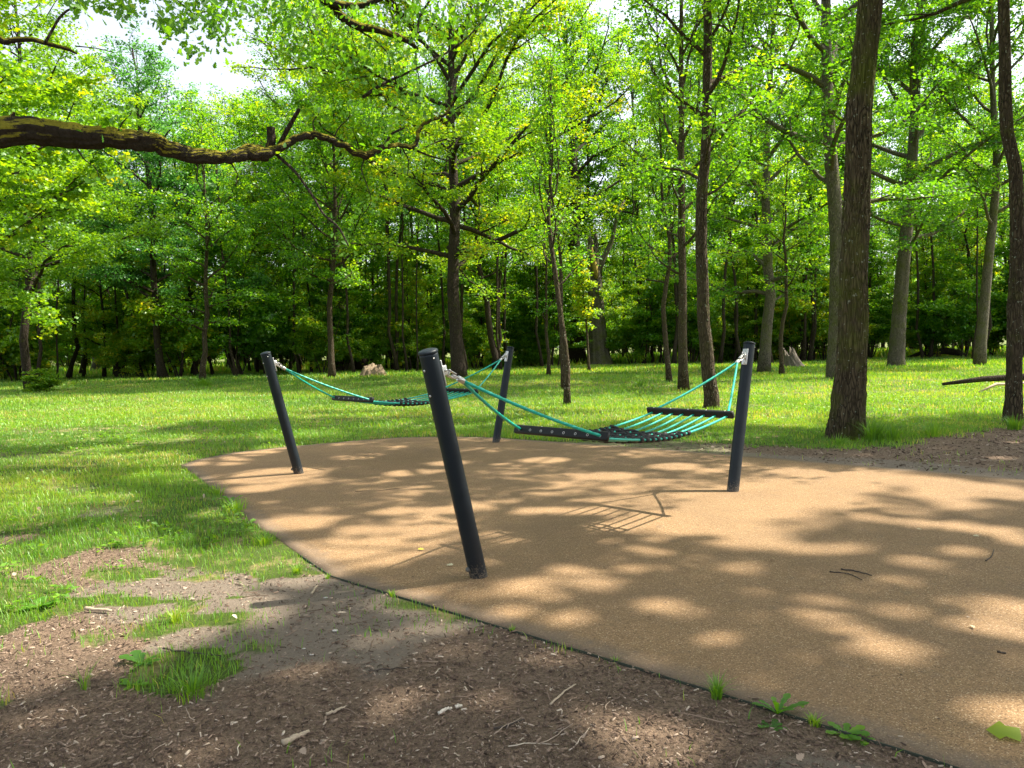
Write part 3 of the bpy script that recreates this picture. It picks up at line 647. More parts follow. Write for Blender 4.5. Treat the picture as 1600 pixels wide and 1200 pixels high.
add_tree('tree', base(1400, 572), 'pale brown stout trunk in the sun right of the thickest near trunk', bark=BARK_G, seed=10, h=25, r=.37, hb=6, spread=7.5, nl=28, leafn=39, lsize=0.144,
         path=[(0, 0, 0), (5, .35, 0), (12, .9, 0), (25, 1.5, 0)], flare=1.25, sides=48, relief=(.12, 5, 1.4, 15), cl=.38, ntw=4)
add_tree('tree', base(1306, 592), 'tall grey-barked trunk half hidden by the left side of the thickest near trunk', bark=BARK_G, seed=11, h=23, r=0.3, hb=6.5, spread=6.8, nl=28, leafn=39, lsize=0.130,
         path=[(0, 0, 0), (5, .05, 0), (10, -.35, 0), (23, -.6, 0)], flare=1.3, sides=48, relief=(.12, 5, 1.4, 15), cl=.36, ntw=4)
add_tree('tree', base(1530, 571), 'grey leaning trunk between the pale stout one and the right edge', bark=BARK_G, seed=12, h=22, r=0.26, hb=7, spread=6, nl=24, leafn=37, lsize=0.144,
         path=[(0, 0, 0), (5, .35, 0), (10, .8, 0), (14, .5, 0), (22, .3, 0)], flare=1.3, cl=.38, ntw=4)
add_tree('tree', base(1193, 581), 'stout trunk directly behind the right-hand post, leaves covering it above', bark=BARK_G, seed=13, h=20, r=0.28, hb=3.0, spread=5.8, nl=28, leafn=39, lsize=0.137, flare=1.3, cl=.36, ntw=4, droop=.08)
add_tree('sapling', base(1222, 586), 'thin young trunk beside the right-hand post on the lawn', cat='sapling', seed=14, h=9, r=.10, hb=3.2, spread=2.2, nl=12, leafn=17, lsize=0.108, ntw=4)
add_tree('sapling', base(857, 588), 'thin dark sapling right of the far post', cat='sapling', seed=15, h=8.5, r=.09, hb=2.6, spread=2.3, nl=12, leafn=17, lsize=0.115, ntw=4)
add_tree('sapling', base(921, 580), 'sapling with bright yellow-green leaves low on its stem, before the broken oak', cat='sapling', leaf=LEAF_Y, seed=16, h=6.4, r=.08, hb=2.4, spread=.75, nl=14, leafn=20, lsize=0.144, ntw=5,
         path=[(0, 0, 0), (3, -.2, 0), (6.4, -.5, 0)])
add_tree('tree', base(777, 577), 'dark trunk right behind the far post', seed=17, h=18, r=.22, hb=4.5, spread=4.6, nl=22, leafn=22, lsize=0.144, cl=.36, ntw=4, bark=BARK_D)
add_tree('tree', base(317, 597), 'slender leafy tree with weeds round its foot, on the lawn left of the left post', seed=18, h=13, r=.14, hb=2.2, spread=3.2, nl=22, leafn=20, lsize=0.130, ntw=4, cl=.3)
add_tree('tree', base(408, 580), 'dark slender tree whose crown rises above the left post', seed=41, h=14, r=.18, hb=4.5, spread=3.8, nl=20, leafn=20, lsize=0.137, ntw=4, cl=.34)
add_tree('tree', xy(5.2, 58.5), 'tall dark oak trunk rising behind the broken mossy oak', bark=BARK_D, seed=19, h=27, r=.55, hb=9, spread=7.5, nl=30, leafn=24, lsize=0.173, cl=.42, ntw=3)
add_tree('tree', xy(-12.0, 52), 'big grey trunk behind the tree stump, left one of the pair', bark=BARK_G, seed=20, h=24, r=.50, hb=8, spread=7, nl=26, leafn=24, lsize=0.158, cl=.4, ntw=3)
add_tree('tree', xy(-10.6, 52.6), 'big dark trunk behind the tree stump, right one of the pair', bark=BARK_D, seed=21, h=24, r=.38, hb=9, spread=6, nl=22, leafn=22, lsize=0.158, cl=.4, ntw=3)
# leafy maples closing the left side
add_tree('maple_tree', xy(-17.5, 22.5), 'nearest yellow-green maple hanging into the left edge', bark=BARK_D, leaf=LEAF_Y, seed=22, h=16, r=0.13, hb=3.0, spread=6.3, nl=38, up=.2, leafn=54, lsize=0.116, template='maple', prof='low', cl=.3, ntw=4, droop=.05)
add_tree('maple_tree', xy(-21.5, 33), 'large light green maple on the left, behind the nearest maple', bark=BARK_D, leaf=LEAF_Y, seed=23, h=19, r=0.18, hb=4.2, spread=6.8, nl=38, up=.2, leafn=56, lsize=0.129, prof='low', cl=.34, ntw=4, tintc=.35)
add_tree('maple_tree', xy(-20.5, 43.5), 'deep green tree left of the sky gap, its dark trunk in shade', bark=BARK_D, leaf=LEAF_B, seed=24, h=19, r=0.22, hb=4.0, spread=6.2, nl=32, up=.3, leafn=56, lsize=0.143, prof='low', cl=.4, ntw=4)

# broken mossy oak
def broken_trunk(loc, h, r, label, name, mat, lean=(0, 0), jag=1.0, seed=0, cat='tree', sides=64, flare=1.5):
    rng = np.random.default_rng(seed); m = 16; z = np.linspace(0, 1, m); th = np.arange(sides) * 2 * pi / sides
    prof_ = rng.uniform(-.5, .5, sides); prof_ = np.repeat(rng.uniform(-.5, .5, 16), sides // 16) + .25 * prof_ + .35 * np.cos(th - 1.0)
    V = np.zeros((m, sides, 3)); but = 1 + .10 * np.cos(5 * th + 1) 
    for k in range(m):
        hh = z[k] * (h + jag * prof_ * (z[k] ** 2)); rad = r * (1 - .35 * z[k]) * (1 + (flare - 1) * math.exp(-z[k] * h / (r * 1.2)) * but) * (1 + .06 * np.cos(11 * th + 2 * z[k]) + .05 * np.cos(23 * th + 1.3) + .012 * rng.standard_normal(sides))
        rad = rad / (1 + .05 * 0)
        V[k] = np.stack([np.cos(th) * rad + lean[0] * hh, np.sin(th) * rad + lean[1] * hh, hh - (.1 if k == 0 else 0)], -1)
    V2 = V[-1] * np.array([.72, .72, 1]); V2 += (V[-1].mean(0) - V2.mean(0)) * np.array([1, 1, 0]); V2[:, 2] -= .03 * h
    V3 = V2.copy(); V3[:, :2] = V2[:, :2].mean(0) + (V2[:, :2] - V2[:, :2].mean(0)) * .5; V3[:, 2] = h * (1 - .22 * min(1, jag))
    A = np.concatenate([V.reshape(-1, 3), V2, V3]); n = sides; mm = m + 2; i = np.arange(mm - 1)[:, None] * n; j = np.arange(n)[None]; j2 = (j + 1) % n
    mb = MB(); A = np.concatenate([A, A[-n:].mean(0)[None]]); tt_ = [[(mm - 1) * n + a, (mm - 1) * n + (a + 1) % n, mm * n] for a in range(n)]
    mb.add(A, np.stack([i + j, i + j2, i + n + j2, i + n + j], -1).reshape(-1, 4), tt_)
    root = empty(name, loc); tag(root, label, cat); mb.build('trunk', mat, root, smooth=True); return root
bt = broken_trunk(xy(6.5, 54.5), 8.6, .66, 'thick grey oak trunk broken off halfway up, with golden moss on the break', 'broken_oak', BARK_G, lean=(-.05, 0), jag=2.2, seed=4)
mb = MB(); tube(mb, [(-.3, 0, 6.2), (.3, 0, 7.6), (1.1, .2, 9.2), (1.4, .1, 10.8), (2.0, 0, 12)], [.25, .22, .16, .11, .06], 8); mb.build('limb', BARK_G, bt)
mb = MB(); tube(mb, [(-.22, -.62, 6.3), (-.30, -.56, 7.0), (-.42, -.50, 7.8), (-.50, -.45, 8.6)], [.12, .22, .2, .06], 9, rough=.15, rng=np.random.default_rng(1)); mb.build('moss_patch', simple('golden_moss', (.30, .22, .04), 1, nscale=10, namp=.5, bmp=.03), bt)
broken_trunk(xy(-7.6, 40.5), .50, .58, 'low pale jagged tree stump on the lawn behind the far hammock', 'tree_stump', STUMPM, jag=.28, seed=6, cat='stump', flare=1.35)
broken_trunk(xy(16.2, 42.5), .80, .40, 'splintered grey stump on the lawn right of the right-hand post', 'tree_stump', simple('grey_splintered_wood', (.135, .112, .085), .95, nscale=12, namp=.5, bmp=.03), lean=(-.25, 0), jag=.7, seed=9, cat='stump', flare=1.6)
def log(name, pts, rad, label, mat, cat='log', n=10):
    mb = MB(); r_ = np.random.default_rng(len(label)); tube(mb, pts, rad, n, rough=.06, rng=r_); return tag(mb.build(name, mat), label, cat)
g_ = lambda x, y, z: (x, y, z + float(gh(np.array(x), np.array(y))))
log('fallen_log', [g_(29.4, 55, .0), g_(30.4, 55, .30), g_(31.4, 55, .42), g_(32.4, 55.1, .45), g_(33.2, 55, .30), g_(34.0, 55.3, .05)], [.10, .16, .22, .27, .24, .12], 'arched dark fallen log at the edge of the wood, right side', BARK_D)
log('fallen_branch', [g_(12.6, 21.6, .12), g_(13.6, 21.4, .25), g_(15, 21.3, .30), g_(17, 21.2, .36), g_(19, 21, .3)], [.04, .08, .10, .12, .1], 'dark fallen branch lying behind the trunk at the right edge', BARK_D)
log('fallen_branch', [g_(12.4, 19.6, .03), g_(13.0, 19.8, .22), g_(13.8, 20.2, .15), g_(14.6, 20.4, .28)], [.02, .04, .035, .02], 'pale crooked fallen branch left of the trunk at the right edge', DRYWOOD)

# --- old oak standing just outside the frame on the left; its limbs reach across the view
root = empty('oak_tree', xy(-8.6, 5.6)); tag(root, 'old oak whose thick mossy limb reaches in from the left edge', 'tree'); O0 = np.array(root.location)
def pxpath(L, Y0, Y1, sub=5, wob=0.0, seed=0):
    """limb centre line and radii from (px, py, width px) stations; depth runs from Y0 to Y1"""
    rg = np.random.default_rng(seed); L = np.array(L, float); n = len(L); Ys = np.linspace(Y0, Y1, n); P = np.array([at(L[k, 0], L[k, 1], Ys[k]) for k in range(n)]) - O0; r_ = L[:, 2] / 2 * .92 * Ys / F
    t = np.arange(n); tf = np.linspace(0, n - 1, (n - 1) * sub + 1); Pf = np.stack([np.interp(tf, t, P[:, k]) for k in range(3)], 1); rf = np.interp(tf, t, r_)
    Pk = Pf.copy(); 
    for _ in range(2): Pk[1:-1] = (Pk[:-2] + 2 * Pk[1:-1] + Pk[2:]) / 4
    if wob: Pk[1:-1] += rg.standard_normal(Pk[1:-1].shape) * wob
    return Pk, rf
rngo = np.random.default_rng(77)
mb, Vl, Ql, tn = grow(seed=31, h=19, r=.48, hb=8.5, spread=6.8, nl=26, leafn=14, lsize=.15, sides=28, rough=.02, cl=.32, ntw=5)
mb.build('trunk', BARK_BIG, root); link('crown', make_mesh('crown', Vl, Ql, LEAF, attr=tn), root)
def limbs(paths, name='limb', mat=MOSSLIMB, rough=.05, n=14, sub=5, wob=0.):
    for k, (L, a, b) in enumerate(paths):
        mb = MB(); P, r_ = pxpath(L, a, b, sub, wob, k)
        if n == 14: n2_ = 44; t = np.linspace(0, len(P) - 1, len(P) * 4); P = np.stack([np.interp(t, np.arange(len(P)), P[:, q]) for q in range(3)], 1); r_ = np.interp(t, np.arange(len(r_)), r_); tube(mb, P, np.maximum(r_, .003), n2_, relief=(.30, 2.6, 6., 11))
        else: tube(mb, P, np.maximum(r_, .003), n, rough=rough, rng=rngo)
        mb.build(name, mat, root)
limbs([([(-420, 330, 62), (-240, 262, 54), (-60, 218, 45), (0, 206, 42), (35, 203, 42), (60, 206, 40), (90, 208, 38), (118, 214, 37), (150, 216, 34), (180, 215, 32), (205, 221, 30), (235, 219, 31), (252, 226, 27), (270, 236, 25), (300, 241, 23), (330, 245, 22), (352, 248, 18), (368, 244, 19), (385, 239, 23), (402, 239, 24), (416, 241, 20), (430, 236, 15),
         (446, 224, 12), (470, 215, 11.5), (492, 209, 12), (505, 213, 11), (522, 220, 10), (540, 228, 10), (556, 240, 11), (572, 244, 12), (586, 236, 10), (598, 228, 8.5), (612, 226, 7), (628, 227, 7), (645, 234, 6.5), (652, 218, 6), (654, 205, 5.5), (660, 194, 5), (680, 187, 4.5), (690, 180, 4), (702, 172, 4), (708, 158, 3)], 5.6, 7.6)],
      rough=.07, sub=3, wob=.007)
limbs([([(418, 236, 14), (424, 220, 14), (423, 198, 12)], 6.65, 6.6), ([(12, 205, 24), (14, 192, 16), (22, 175, 3)], 5.75, 5.75)], rough=.1)
TW = [([(434, 232, 9), (445, 210, 8), (455, 192, 7.5), (468, 170, 6)], 6.7, 6.6),
      ([(428, 238, 6), (462, 268, 5), (488, 305, 4.5), (505, 335, 4), (530, 355, 3.5), (545, 385, 2.5)], 6.7, 6.4),
      ([(600, 229, 5), (612, 208, 4), (632, 200, 3)], 7.2, 7.3), ([(645, 233, 4), (675, 245, 3), (705, 252, 1.5)], 7.4, 7.5),
      ([(570, 245, 2.5), (564, 265, 2), (572, 285, 1.6), (582, 315, 1.4), (560, 345, 1.2)], 7.1, 7.1), ([(560, 238, 2), (590, 265, 1.5), (610, 280, 1)], 7.1, 7.2),
      ([(255, 225, 4), (258, 212, 3), (266, 203, 2)], 6.2, 6.2), ([(300, 246, 3), (310, 262, 2.2), (306, 280, 1.5), (318, 296, 1)], 6.3, 6.3), ([(120, 232, 3), (132, 250, 2), (150, 262, 1.4), (156, 280, 1)], 5.9, 5.8), ([(520, 222, 3), (528, 200, 2.2), (545, 186, 1.6), (548, 168, 1)], 6.9, 6.9), ([(492, 206, 3), (488, 190, 2.2), (500, 176, 1.4)], 6.8, 6.8), ([(628, 230, 2.5), (640, 252, 1.8), (636, 275, 1.2)], 7.4, 7.4), ([(185, 204, 3), (192, 190, 2), (205, 178, 1.3)], 6.0, 6.0), ([(358, 250, 2.6), (372, 272, 2), (368, 290, 1.4)], 6.45, 6.4), ([(690, 183, 2.5), (730, 160, 2), (770, 140, 1.3)], 7.5, 7.8)]
limbs(TW, 'branch', BARK_D, rough=.04, n=8)
limbs([([(330, -150, 26), (420, -60, 22), (480, -12, 18), (515, 5, 16), (535, 28, 14), (560, 42, 13), (590, 46, 12), (620, 56, 10), (640, 66, 8), (652, 76, 6)], 6.4, 7.2), ([(500, 0, 12), (530, 8, 12), (562, 10, 10), (590, 0, 9), (620, -15, 7)], 6.6, 6.8),
       ([(-300, 20, 22), (-120, 30, 17), (-12, 52, 14), (4, 66, 11), (22, 62, 9), (50, 61, 8), (80, 70, 7), (105, 76, 6), (120, 84, 3)], 5.4, 5.6)], 'limb', MOSSLIMB, rough=.06, n=12)
limbs([([(70, 68, 5), (80, 50, 4.5), (92, 28, 4), (105, 16, 3.5), (125, 8, 3)], 5.5, 5.6), ([(118, 72, 2), (150, 75, 1.6), (178, 82, 1.2)], 5.6, 5.7), ([(640, 66, 5), (652, 48, 5), (655, 28, 4.5), (668, 5, 4), (690, -20, 4)], 7.1, 7.1),
       ([(650, 75, 3), (650, 100, 2), (656, 128, 1.6), (657, 155, 1)], 7.2, 7.2), ([(562, 48, 3), (590, 65, 2.4), (608, 85, 2), (611, 120, 1.4)], 6.9, 7.0), ([(567, 152, 6), (595, 132, 5), (640, 112, 4), (690, 88, 3.5), (730, 60, 3), (765, 20, 3), (790, -20, 3)], 7.2, 7.8),
       ([(600, 133, 3), (630, 138, 2), (640, 132, 1.5)], 7.3, 7.3), ([(250, -60, 3), (265, -10, 2), (300, 20, 1.6), (330, 40, 1.2)], 6.0, 6.0), ([(380, -60, 3), (370, -10, 2), (345, 25, 1.5), (335, 60, 1)], 6.2, 6.2), ([(330, 15, 1.5), (300, 25, 1), (285, 45, 1)], 6.1, 6.1)],
      'branch', BARK_D, rough=.04, n=7)
# oak leaf sprays (pixel centre, spread, count, depth)
cc = []; ss_ = []
for (cx, cy_, sx, sy, n, Yd) in [(a_, b_, c_, d_, int(n_ * (1.5 if a_ < 380 else 2.0)), y_) for (a_, b_, c_, d_, n_, y_) in [(268, 32, 16, 14, 60, 6.1), (300, 22, 26, 16, 90, 6.1), (345, 18, 30, 16, 110, 6.2), (338, 50, 14, 16, 50, 6.2), (300, 75, 12, 10, 34, 6.1), (260, 45, 10, 10, 30, 6.0), (180, 8, 22, 8, 60, 6.0), (195, 20, 8, 8, 25, 6.0), (330, 5, 70, 8, 120, 6.2),
                                 (125, 8, 8, 8, 26, 5.6), (170, -10, 60, 12, 90, 5.8), (440, 30, 26, 26, 130, 6.6), (470, 12, 40, 14, 110, 6.6), (520, 90, 34, 20, 110, 7.0), (470, 75, 24, 18, 70, 6.8), (600, 90, 40, 26, 120, 7.0), (690, 40, 40, 30, 130, 7.2), (740, 10, 50, 20, 150, 7.4),
                                 (640, 160, 34, 18, 90, 7.3), (735, 150, 26, 18, 60, 7.7), (660, 20, 30, 16, 70, 7.1), (610, 200, 18, 10, 26, 7.2), (560, 10, 30, 14, 60, 6.8), (500, 225, 60, 14, 40, 7.0), (610, 120, 30, 40, 60, 7.1), (150, 190, 60, 10, 20, 5.9), (540, 370, 10, 20, 14, 6.6), (310, 290, 12, 8, 16, 6.3), (156, 276, 12, 8, 14, 5.8), (548, 170, 14, 10, 26, 6.9), (500, 172, 14, 8, 20, 6.8), (205, 176, 12, 8, 16, 6.0), (575, 330, 12, 16, 16, 7.1), (630, 275, 12, 10, 16, 7.4)]]:
    q = rngo.standard_normal((n, 3)); k = np.array([at(cx + sx * a, cy_ + sy * b, Yd + .25 * c) for a, b, c in q]) - O0; cc.append(k); ss_.append(np.full(n, .058))
cc = np.concatenate(cc); ns = len(cc); dd_ = rngo.standard_normal((ns, 3)); dd_[:, 2] -= .4; nn_ = rngo.standard_normal((ns, 3)) * .8 + [0, 0, .8]
Vl, Ql = scatter(*T_OAK, cc, dd_, nn_, np.concatenate(ss_) * rngo.uniform(.6, 1.25, ns)); link('leaf_spray', make_mesh('leaf_spray', Vl, Ql, LEAF, attr=np.repeat(np.clip(.35 + .2 * rngo.standard_normal(ns), 0, 1), len(_oq))), root)

# --- tall trees beside and behind the camera; only their shade shows in the photo
SH = [(12.6, 4.0, 21, 5.0, 'right of the brown surface'), (20.0, 5.6, 23, 5.2, 'far to the right of the brown surface'), (9.0, -1.6, 20, 4.8, 'to the right behind the camera'), (5.5, -3.5, 19, 4.6, 'behind the camera'), (17.5, -3.0, 21, 5, 'far behind the camera'), (19.0, 12.2, 20, 4.2, 'right of the thickest near trunk')]
for k, (x, y, h, sp, w_) in enumerate(SH):
    lb = 'tall tree ' + w_ + ', outside the view, casting dappled shade'
    add_tree('tall_tree', xy(x, y), lb, group='trees casting the dappled shade', seed=50 + k, h=h, r=.32, hb=8.5, spread=sp + .8, nl=34, leafn=50, lsize=.20, cl=.27, ntw=5, gaps=True)

# --- woodland edge
protos = []
PR_ = [dict(seed=61, h=24, r=.20, hb=8, spread=5.0, nl=26, leafn=26, lsize=0.179, cl=.40, ntw=3.4), dict(seed=62, h=22, r=.14, hb=7, spread=4.0, nl=24, leafn=26, lsize=0.164, cl=.38, ntw=3.6),
       dict(seed=63, h=25, r=.28, hb=8.5, spread=5.6, nl=28, leafn=26, lsize=0.187, cl=.40, ntw=3.4), dict(seed=64, h=18, r=.14, hb=2.2, spread=4.4, nl=32, leafn=30, lsize=0.156, cl=.34, ntw=3.4, prof='low', droop=.05),
       dict(seed=65, h=16, r=.10, hb=2.5, spread=3.2, nl=26, leafn=33, lsize=0.156, cl=.36, ntw=5),
       dict(seed=66, h=20, r=.10, hb=8.5, spread=2.8, nl=14, leafn=10, lsize=.16, cl=.34, ntw=4)]
PM = [(BARK_D, LEAF, 'tall dark-stemmed tree'), (BARK, LEAF_B, 'slender brown-stemmed tree'), (BARK_G, LEAF, 'stout grey-stemmed tree'),
      (BARK_D, LEAF_Y, 'light green low-branched tree'), (BARK, LEAF, 'thin young tree'), (BARK_D, LEAF, 'thin bare-stemmed pole-like tree')]
PG = ['tall dark-stemmed woodland trees', 'slender woodland trees', 'stout grey-stemmed woodland trees', 'light green low-branched trees', 'thin young woodland trees', 'thin pole-like woodland trees']
def edge_y(x): return np.interp(x, [-60, -34, -28, -20, -10, 0, 10, 25, 35, 48, 70], [46, 47, 48, 50, 52, 54.5, 57, 57.5, 55, 49, 46])
LM = [(95, 'at the left edge'), (210, 'left of the sky gap'), (330, 'under the sky gap'), (440, 'above the left post'), (540, 'left of the tree stump'), (640, 'behind the tree stump'), (740, 'around the central dark oak'), (850, 'behind the far post'),
      (960, 'around the broken mossy oak'), (1075, 'behind the three thin trunks'), (1190, 'left of the right-hand post'), (1290, 'right of the right-hand post'), (1370, 'behind the thickest near trunk'), (1450, 'around the pale stout trunk'), (1540, 'around the grey leaning trunk'), (9999, 'at the right edge')]
LC = {}
def place(x, y, j, depth):
    px = 800 + F * x / y; return next(t for m_, t in LM if px < m_) + ', ' + depth[min(j, len(depth) - 1)]
DEP = ['front row', 'second row', 'third row', 'deep inside']
def uniq(lab):
    LC[lab] = LC.get(lab, 0) + 1; k = LC[lab]
    return lab if k == 1 else lab + {2: ', second from left', 3: ', third from left', 4: ', fourth from left', 5: ', fifth from left', 6: ', sixth from left', 7: ', seventh from left', 8: ', eighth from left'}.get(k, ', beyond the others')
rg = np.random.default_rng(5); used = [None] * 6; used_s = [None] * 3
spots = []
for x in np.arange(-52, 54, 5.3):
    for j, dy in enumerate((6.0, 10.5, 15.5)):
        xx = x + rg.uniform(-2.0, 2.0) + (j % 2) * 2.6; yy = edge_y(xx) + dy + rg.uniform(-1.3, 1.3)
        if abs(xx) > .74 * yy + 3: continue
        spots.append((xx, yy, j))
for (xx, yy, j) in sorted(spots, key=lambda q: q[0] / q[1]):
    px = 800 + F * xx / yy
    k = rg.choice([0, 1, 2, 3, 4, 5], p=[.20, .22, .12, .14, .12, .20])
    H_ = PR_[k]['h']; sz = rg.uniform(1.08, 1.3)
    if px < 480: sz = rg.uniform(15.5, 17.5) * (yy / 50) / 22 if k != 4 else .8
    if 200 < px < 440: sz = (rg.uniform(16.0, 18.0) * (yy / 48)) / H_
    sz = min(sz, 1.3) if px > 480 else min(sz, 17.5 * yy / 46 / H_ * 1.1 if 200 < px < 440 else sz)
    sx = rg.uniform(.85, 1.15); loc = xy(xx, yy); rz = rg.uniform(0, 6.28)
    if used[k] is None:
        used[k] = add_tree('woodland_tree', loc, uniq(PM[k][2] + ' ' + place(xx, yy, j, DEP)), group=PG[k], bark=PM[k][0], leaf=PM[k][1], rz=rz, **PR_[k]); used[k].scale = (sx, sx, sz)
    else: dup(used[k], loc, rz, sx, sz, uniq(PM[k][2] + ' ' + place(xx, yy, j, DEP)), PG[k])
POLES = []
rm = np.random.default_rng(12)
YNG = []
for q, xx in enumerate(np.arange(-38, 44, 1.55)):
    xx = xx + rm.uniform(-.7, .7); yy = edge_y(xx) + rm.uniform(-4, 5.5); px = 800 + F * xx / yy; k = 3 if q % 3 else 4
    if abs(xx) > .74 * yy or (875 < px < 985 and yy < 56): continue
    sz = rm.uniform(.42, .82); sx = rm.uniform(.5, .8) if k == 3 else rm.uniform(.7, 1.0)
    YNG.append((xx, yy, k, sx, sz))
for (xx, yy, k, sx, sz) in sorted(YNG, key=lambda q: q[0] / q[1]):
    dup(used[k], xy(xx, yy), rm.uniform(0, 6.28), sx, sz, uniq(['', '', '', 'leafy young tree', 'thin leafy sapling'][k] + ' ' + place(xx, yy, 0, ['before the wood'])), PG[k])
for q in range(110):
    xx = rg.uniform(-36, 42); yy = edge_y(xx) + (rg.uniform(-4.0, 9) if q % 2 else rg.uniform(-8.0, -2.5))
    if abs(xx) > .74 * yy: continue
    px = 800 + F * xx / yy; sx = rg.uniform(.55, 1.35); sz = rg.uniform(.75, 1.15) * (.8 if px < 480 else 1)
    if 885 < px < 975 and yy < 56: continue
    POLES.append((xx, yy, sx, sz))
for (xx, yy, sx, sz) in sorted(POLES, key=lambda q: q[0] / q[1]): dup(used[5], xy(xx, yy), rg.uniform(0, 6.28), sx, sz, uniq('slim dark-stemmed pole tree ' + place(xx, yy, 0 if yy < edge_y(xx) + 2 else 1, ['before the wood', 'within the wood'])), PG[5])
# bushes and saplings filling the edge
BS = [dict(seed=71, h=4.5, r=.05, hb=.3, spread=1.5, nl=9, nsub=5, leafn=24, lsize=0.136, cl=.26, ntw=6, stems=[(.3, .1, 4.2, .04), (-.3, .2, 3.6, .03), (.1, -.4, 3.2, .03), (-.2, -.2, 4.6, .04), (.5, .5, 2.6, .03)]),
      dict(seed=72, h=7, r=.06, hb=.5, spread=1.9, nl=11, nsub=5, leafn=26, lsize=0.152, cl=.3, ntw=5, stems=[(.3, .1, 6.8, .05), (-.4, .2, 5.5, .04), (.1, -.5, 4.6, .04), (-.5, -.3, 3.6, .03)]),
      dict(seed=73, h=2.4, r=.03, hb=.1, spread=1.1, nl=7, nsub=5, leafn=24, lsize=0.120, cl=.22, ntw=8, low=.3, stems=[(.3, .1, 2.2, .02), (-.5, .2, 1.7, .02), (.1, -.5, 1.6, .02), (-.4, -.5, 2, .02), (.7, .4, 1.4, .02), (-.8, -.1, 1.2, .02)])]
BL = ['bushy leafy shrub', 'tall leafy sapling clump', 'low dense shrub']
BG = ['leafy shrubs at the wood edge', 'tall sapling clumps at the wood edge', 'low shrubs at the wood edge']
SHB = []
for x in np.arange(-46, 50, 1.15):
    for j in range(2):
        xx = x + rg.uniform(-.9, .9); yy = edge_y(xx) + (rg.uniform(-6.5, 2.5) if j == 0 else rg.uniform(22, 29))
        if 885 < 800 + F * xx / yy < 975 and yy < 56: continue
        if abs(xx) > .74 * yy + 2 or rg.uniform() < .18: continue
        k = rg.choice([0, 1, 2], p=[.40, .38, .22] if j == 0 else [.35, .6, .05]); s = rg.uniform(.85, 1.5); loc = xy(xx, yy); rz = rg.uniform(0, 6.28)
        SHB.append((xx, yy, j, k, s, rz, loc))
for (xx, yy, j, k, s, rz, loc) in sorted(SHB, key=lambda q: q[0] / q[1]):
    if used_s[k] is None:
        used_s[k] = add_tree('shrub', loc, uniq(BL[k] + ' ' + place(xx, yy, j, ['wood edge', 'inside the wood'])), cat='shrub', group=BG[k], bark=BARK_D, leaf=[LEAF_Y, LEAF, LEAF_Y][k], rz=rz, **BS[k]); used_s[k].scale = (s, s, s)
    else: dup(used_s[k], loc, rz, s, s, uniq(BL[k] + ' ' + place(xx, yy, j, ['wood edge', 'inside the wood'])), BG[k])
# the wood behind the edge, read as one mass
mbd = MB(); LV = []; LQ = []; LT = []; off = 0
mbk, Vk, Qk, Tk = grow(prof='low', seed=81, h=24, r=.20, hb=1.2, spread=5.0, nl=26, leafn=11, lsize=.33, cl=.55, ntw=2.2, twigs=False, nsub=5)
KV = np.concatenate(mbk.V); KQ = np.concatenate(mbk.Q)
for x in np.arange(-85, 90, 5.0):
    for dy in (33, 38, 44, 51, 60):
        xx = x + rg.uniform(-2, 2); yy = edge_y(np.clip(xx, -55, 55)) + dy + rg.uniform(-2, 2)
        if abs(xx) > .75 * yy + 5: continue
        a = rg.uniform(0, 6.28); s = rg.uniform(.85, 1.1); px = 800 + F * xx / yy
        hz = s * 1.12 if px > 480 else s * (.8 if px < 200 else .8)
        M = np.array([[cos(a) * s, -sin(a) * s, 0], [sin(a) * s, cos(a) * s, 0], [0, 0, hz]]); T0 = np.array([xx, yy, 0])
        LV.append(Vk @ M.T + T0); LQ.append(Qk + off); LT.append(Tk); off += len(Vk); mbd.add(KV @ M.T + T0, KQ)
o = link('distant_woodland', make_mesh('distant_woodland', np.concatenate(LV), np.concatenate(LQ), LEAF, attr=np.concatenate(LT))); tag(o, 'deep wood behind the front rows of trees', 'woodland', kind='stuff')
o2 = mbd.build('trunks', BARK_D, o)
o2['kind'] = 'stuff'

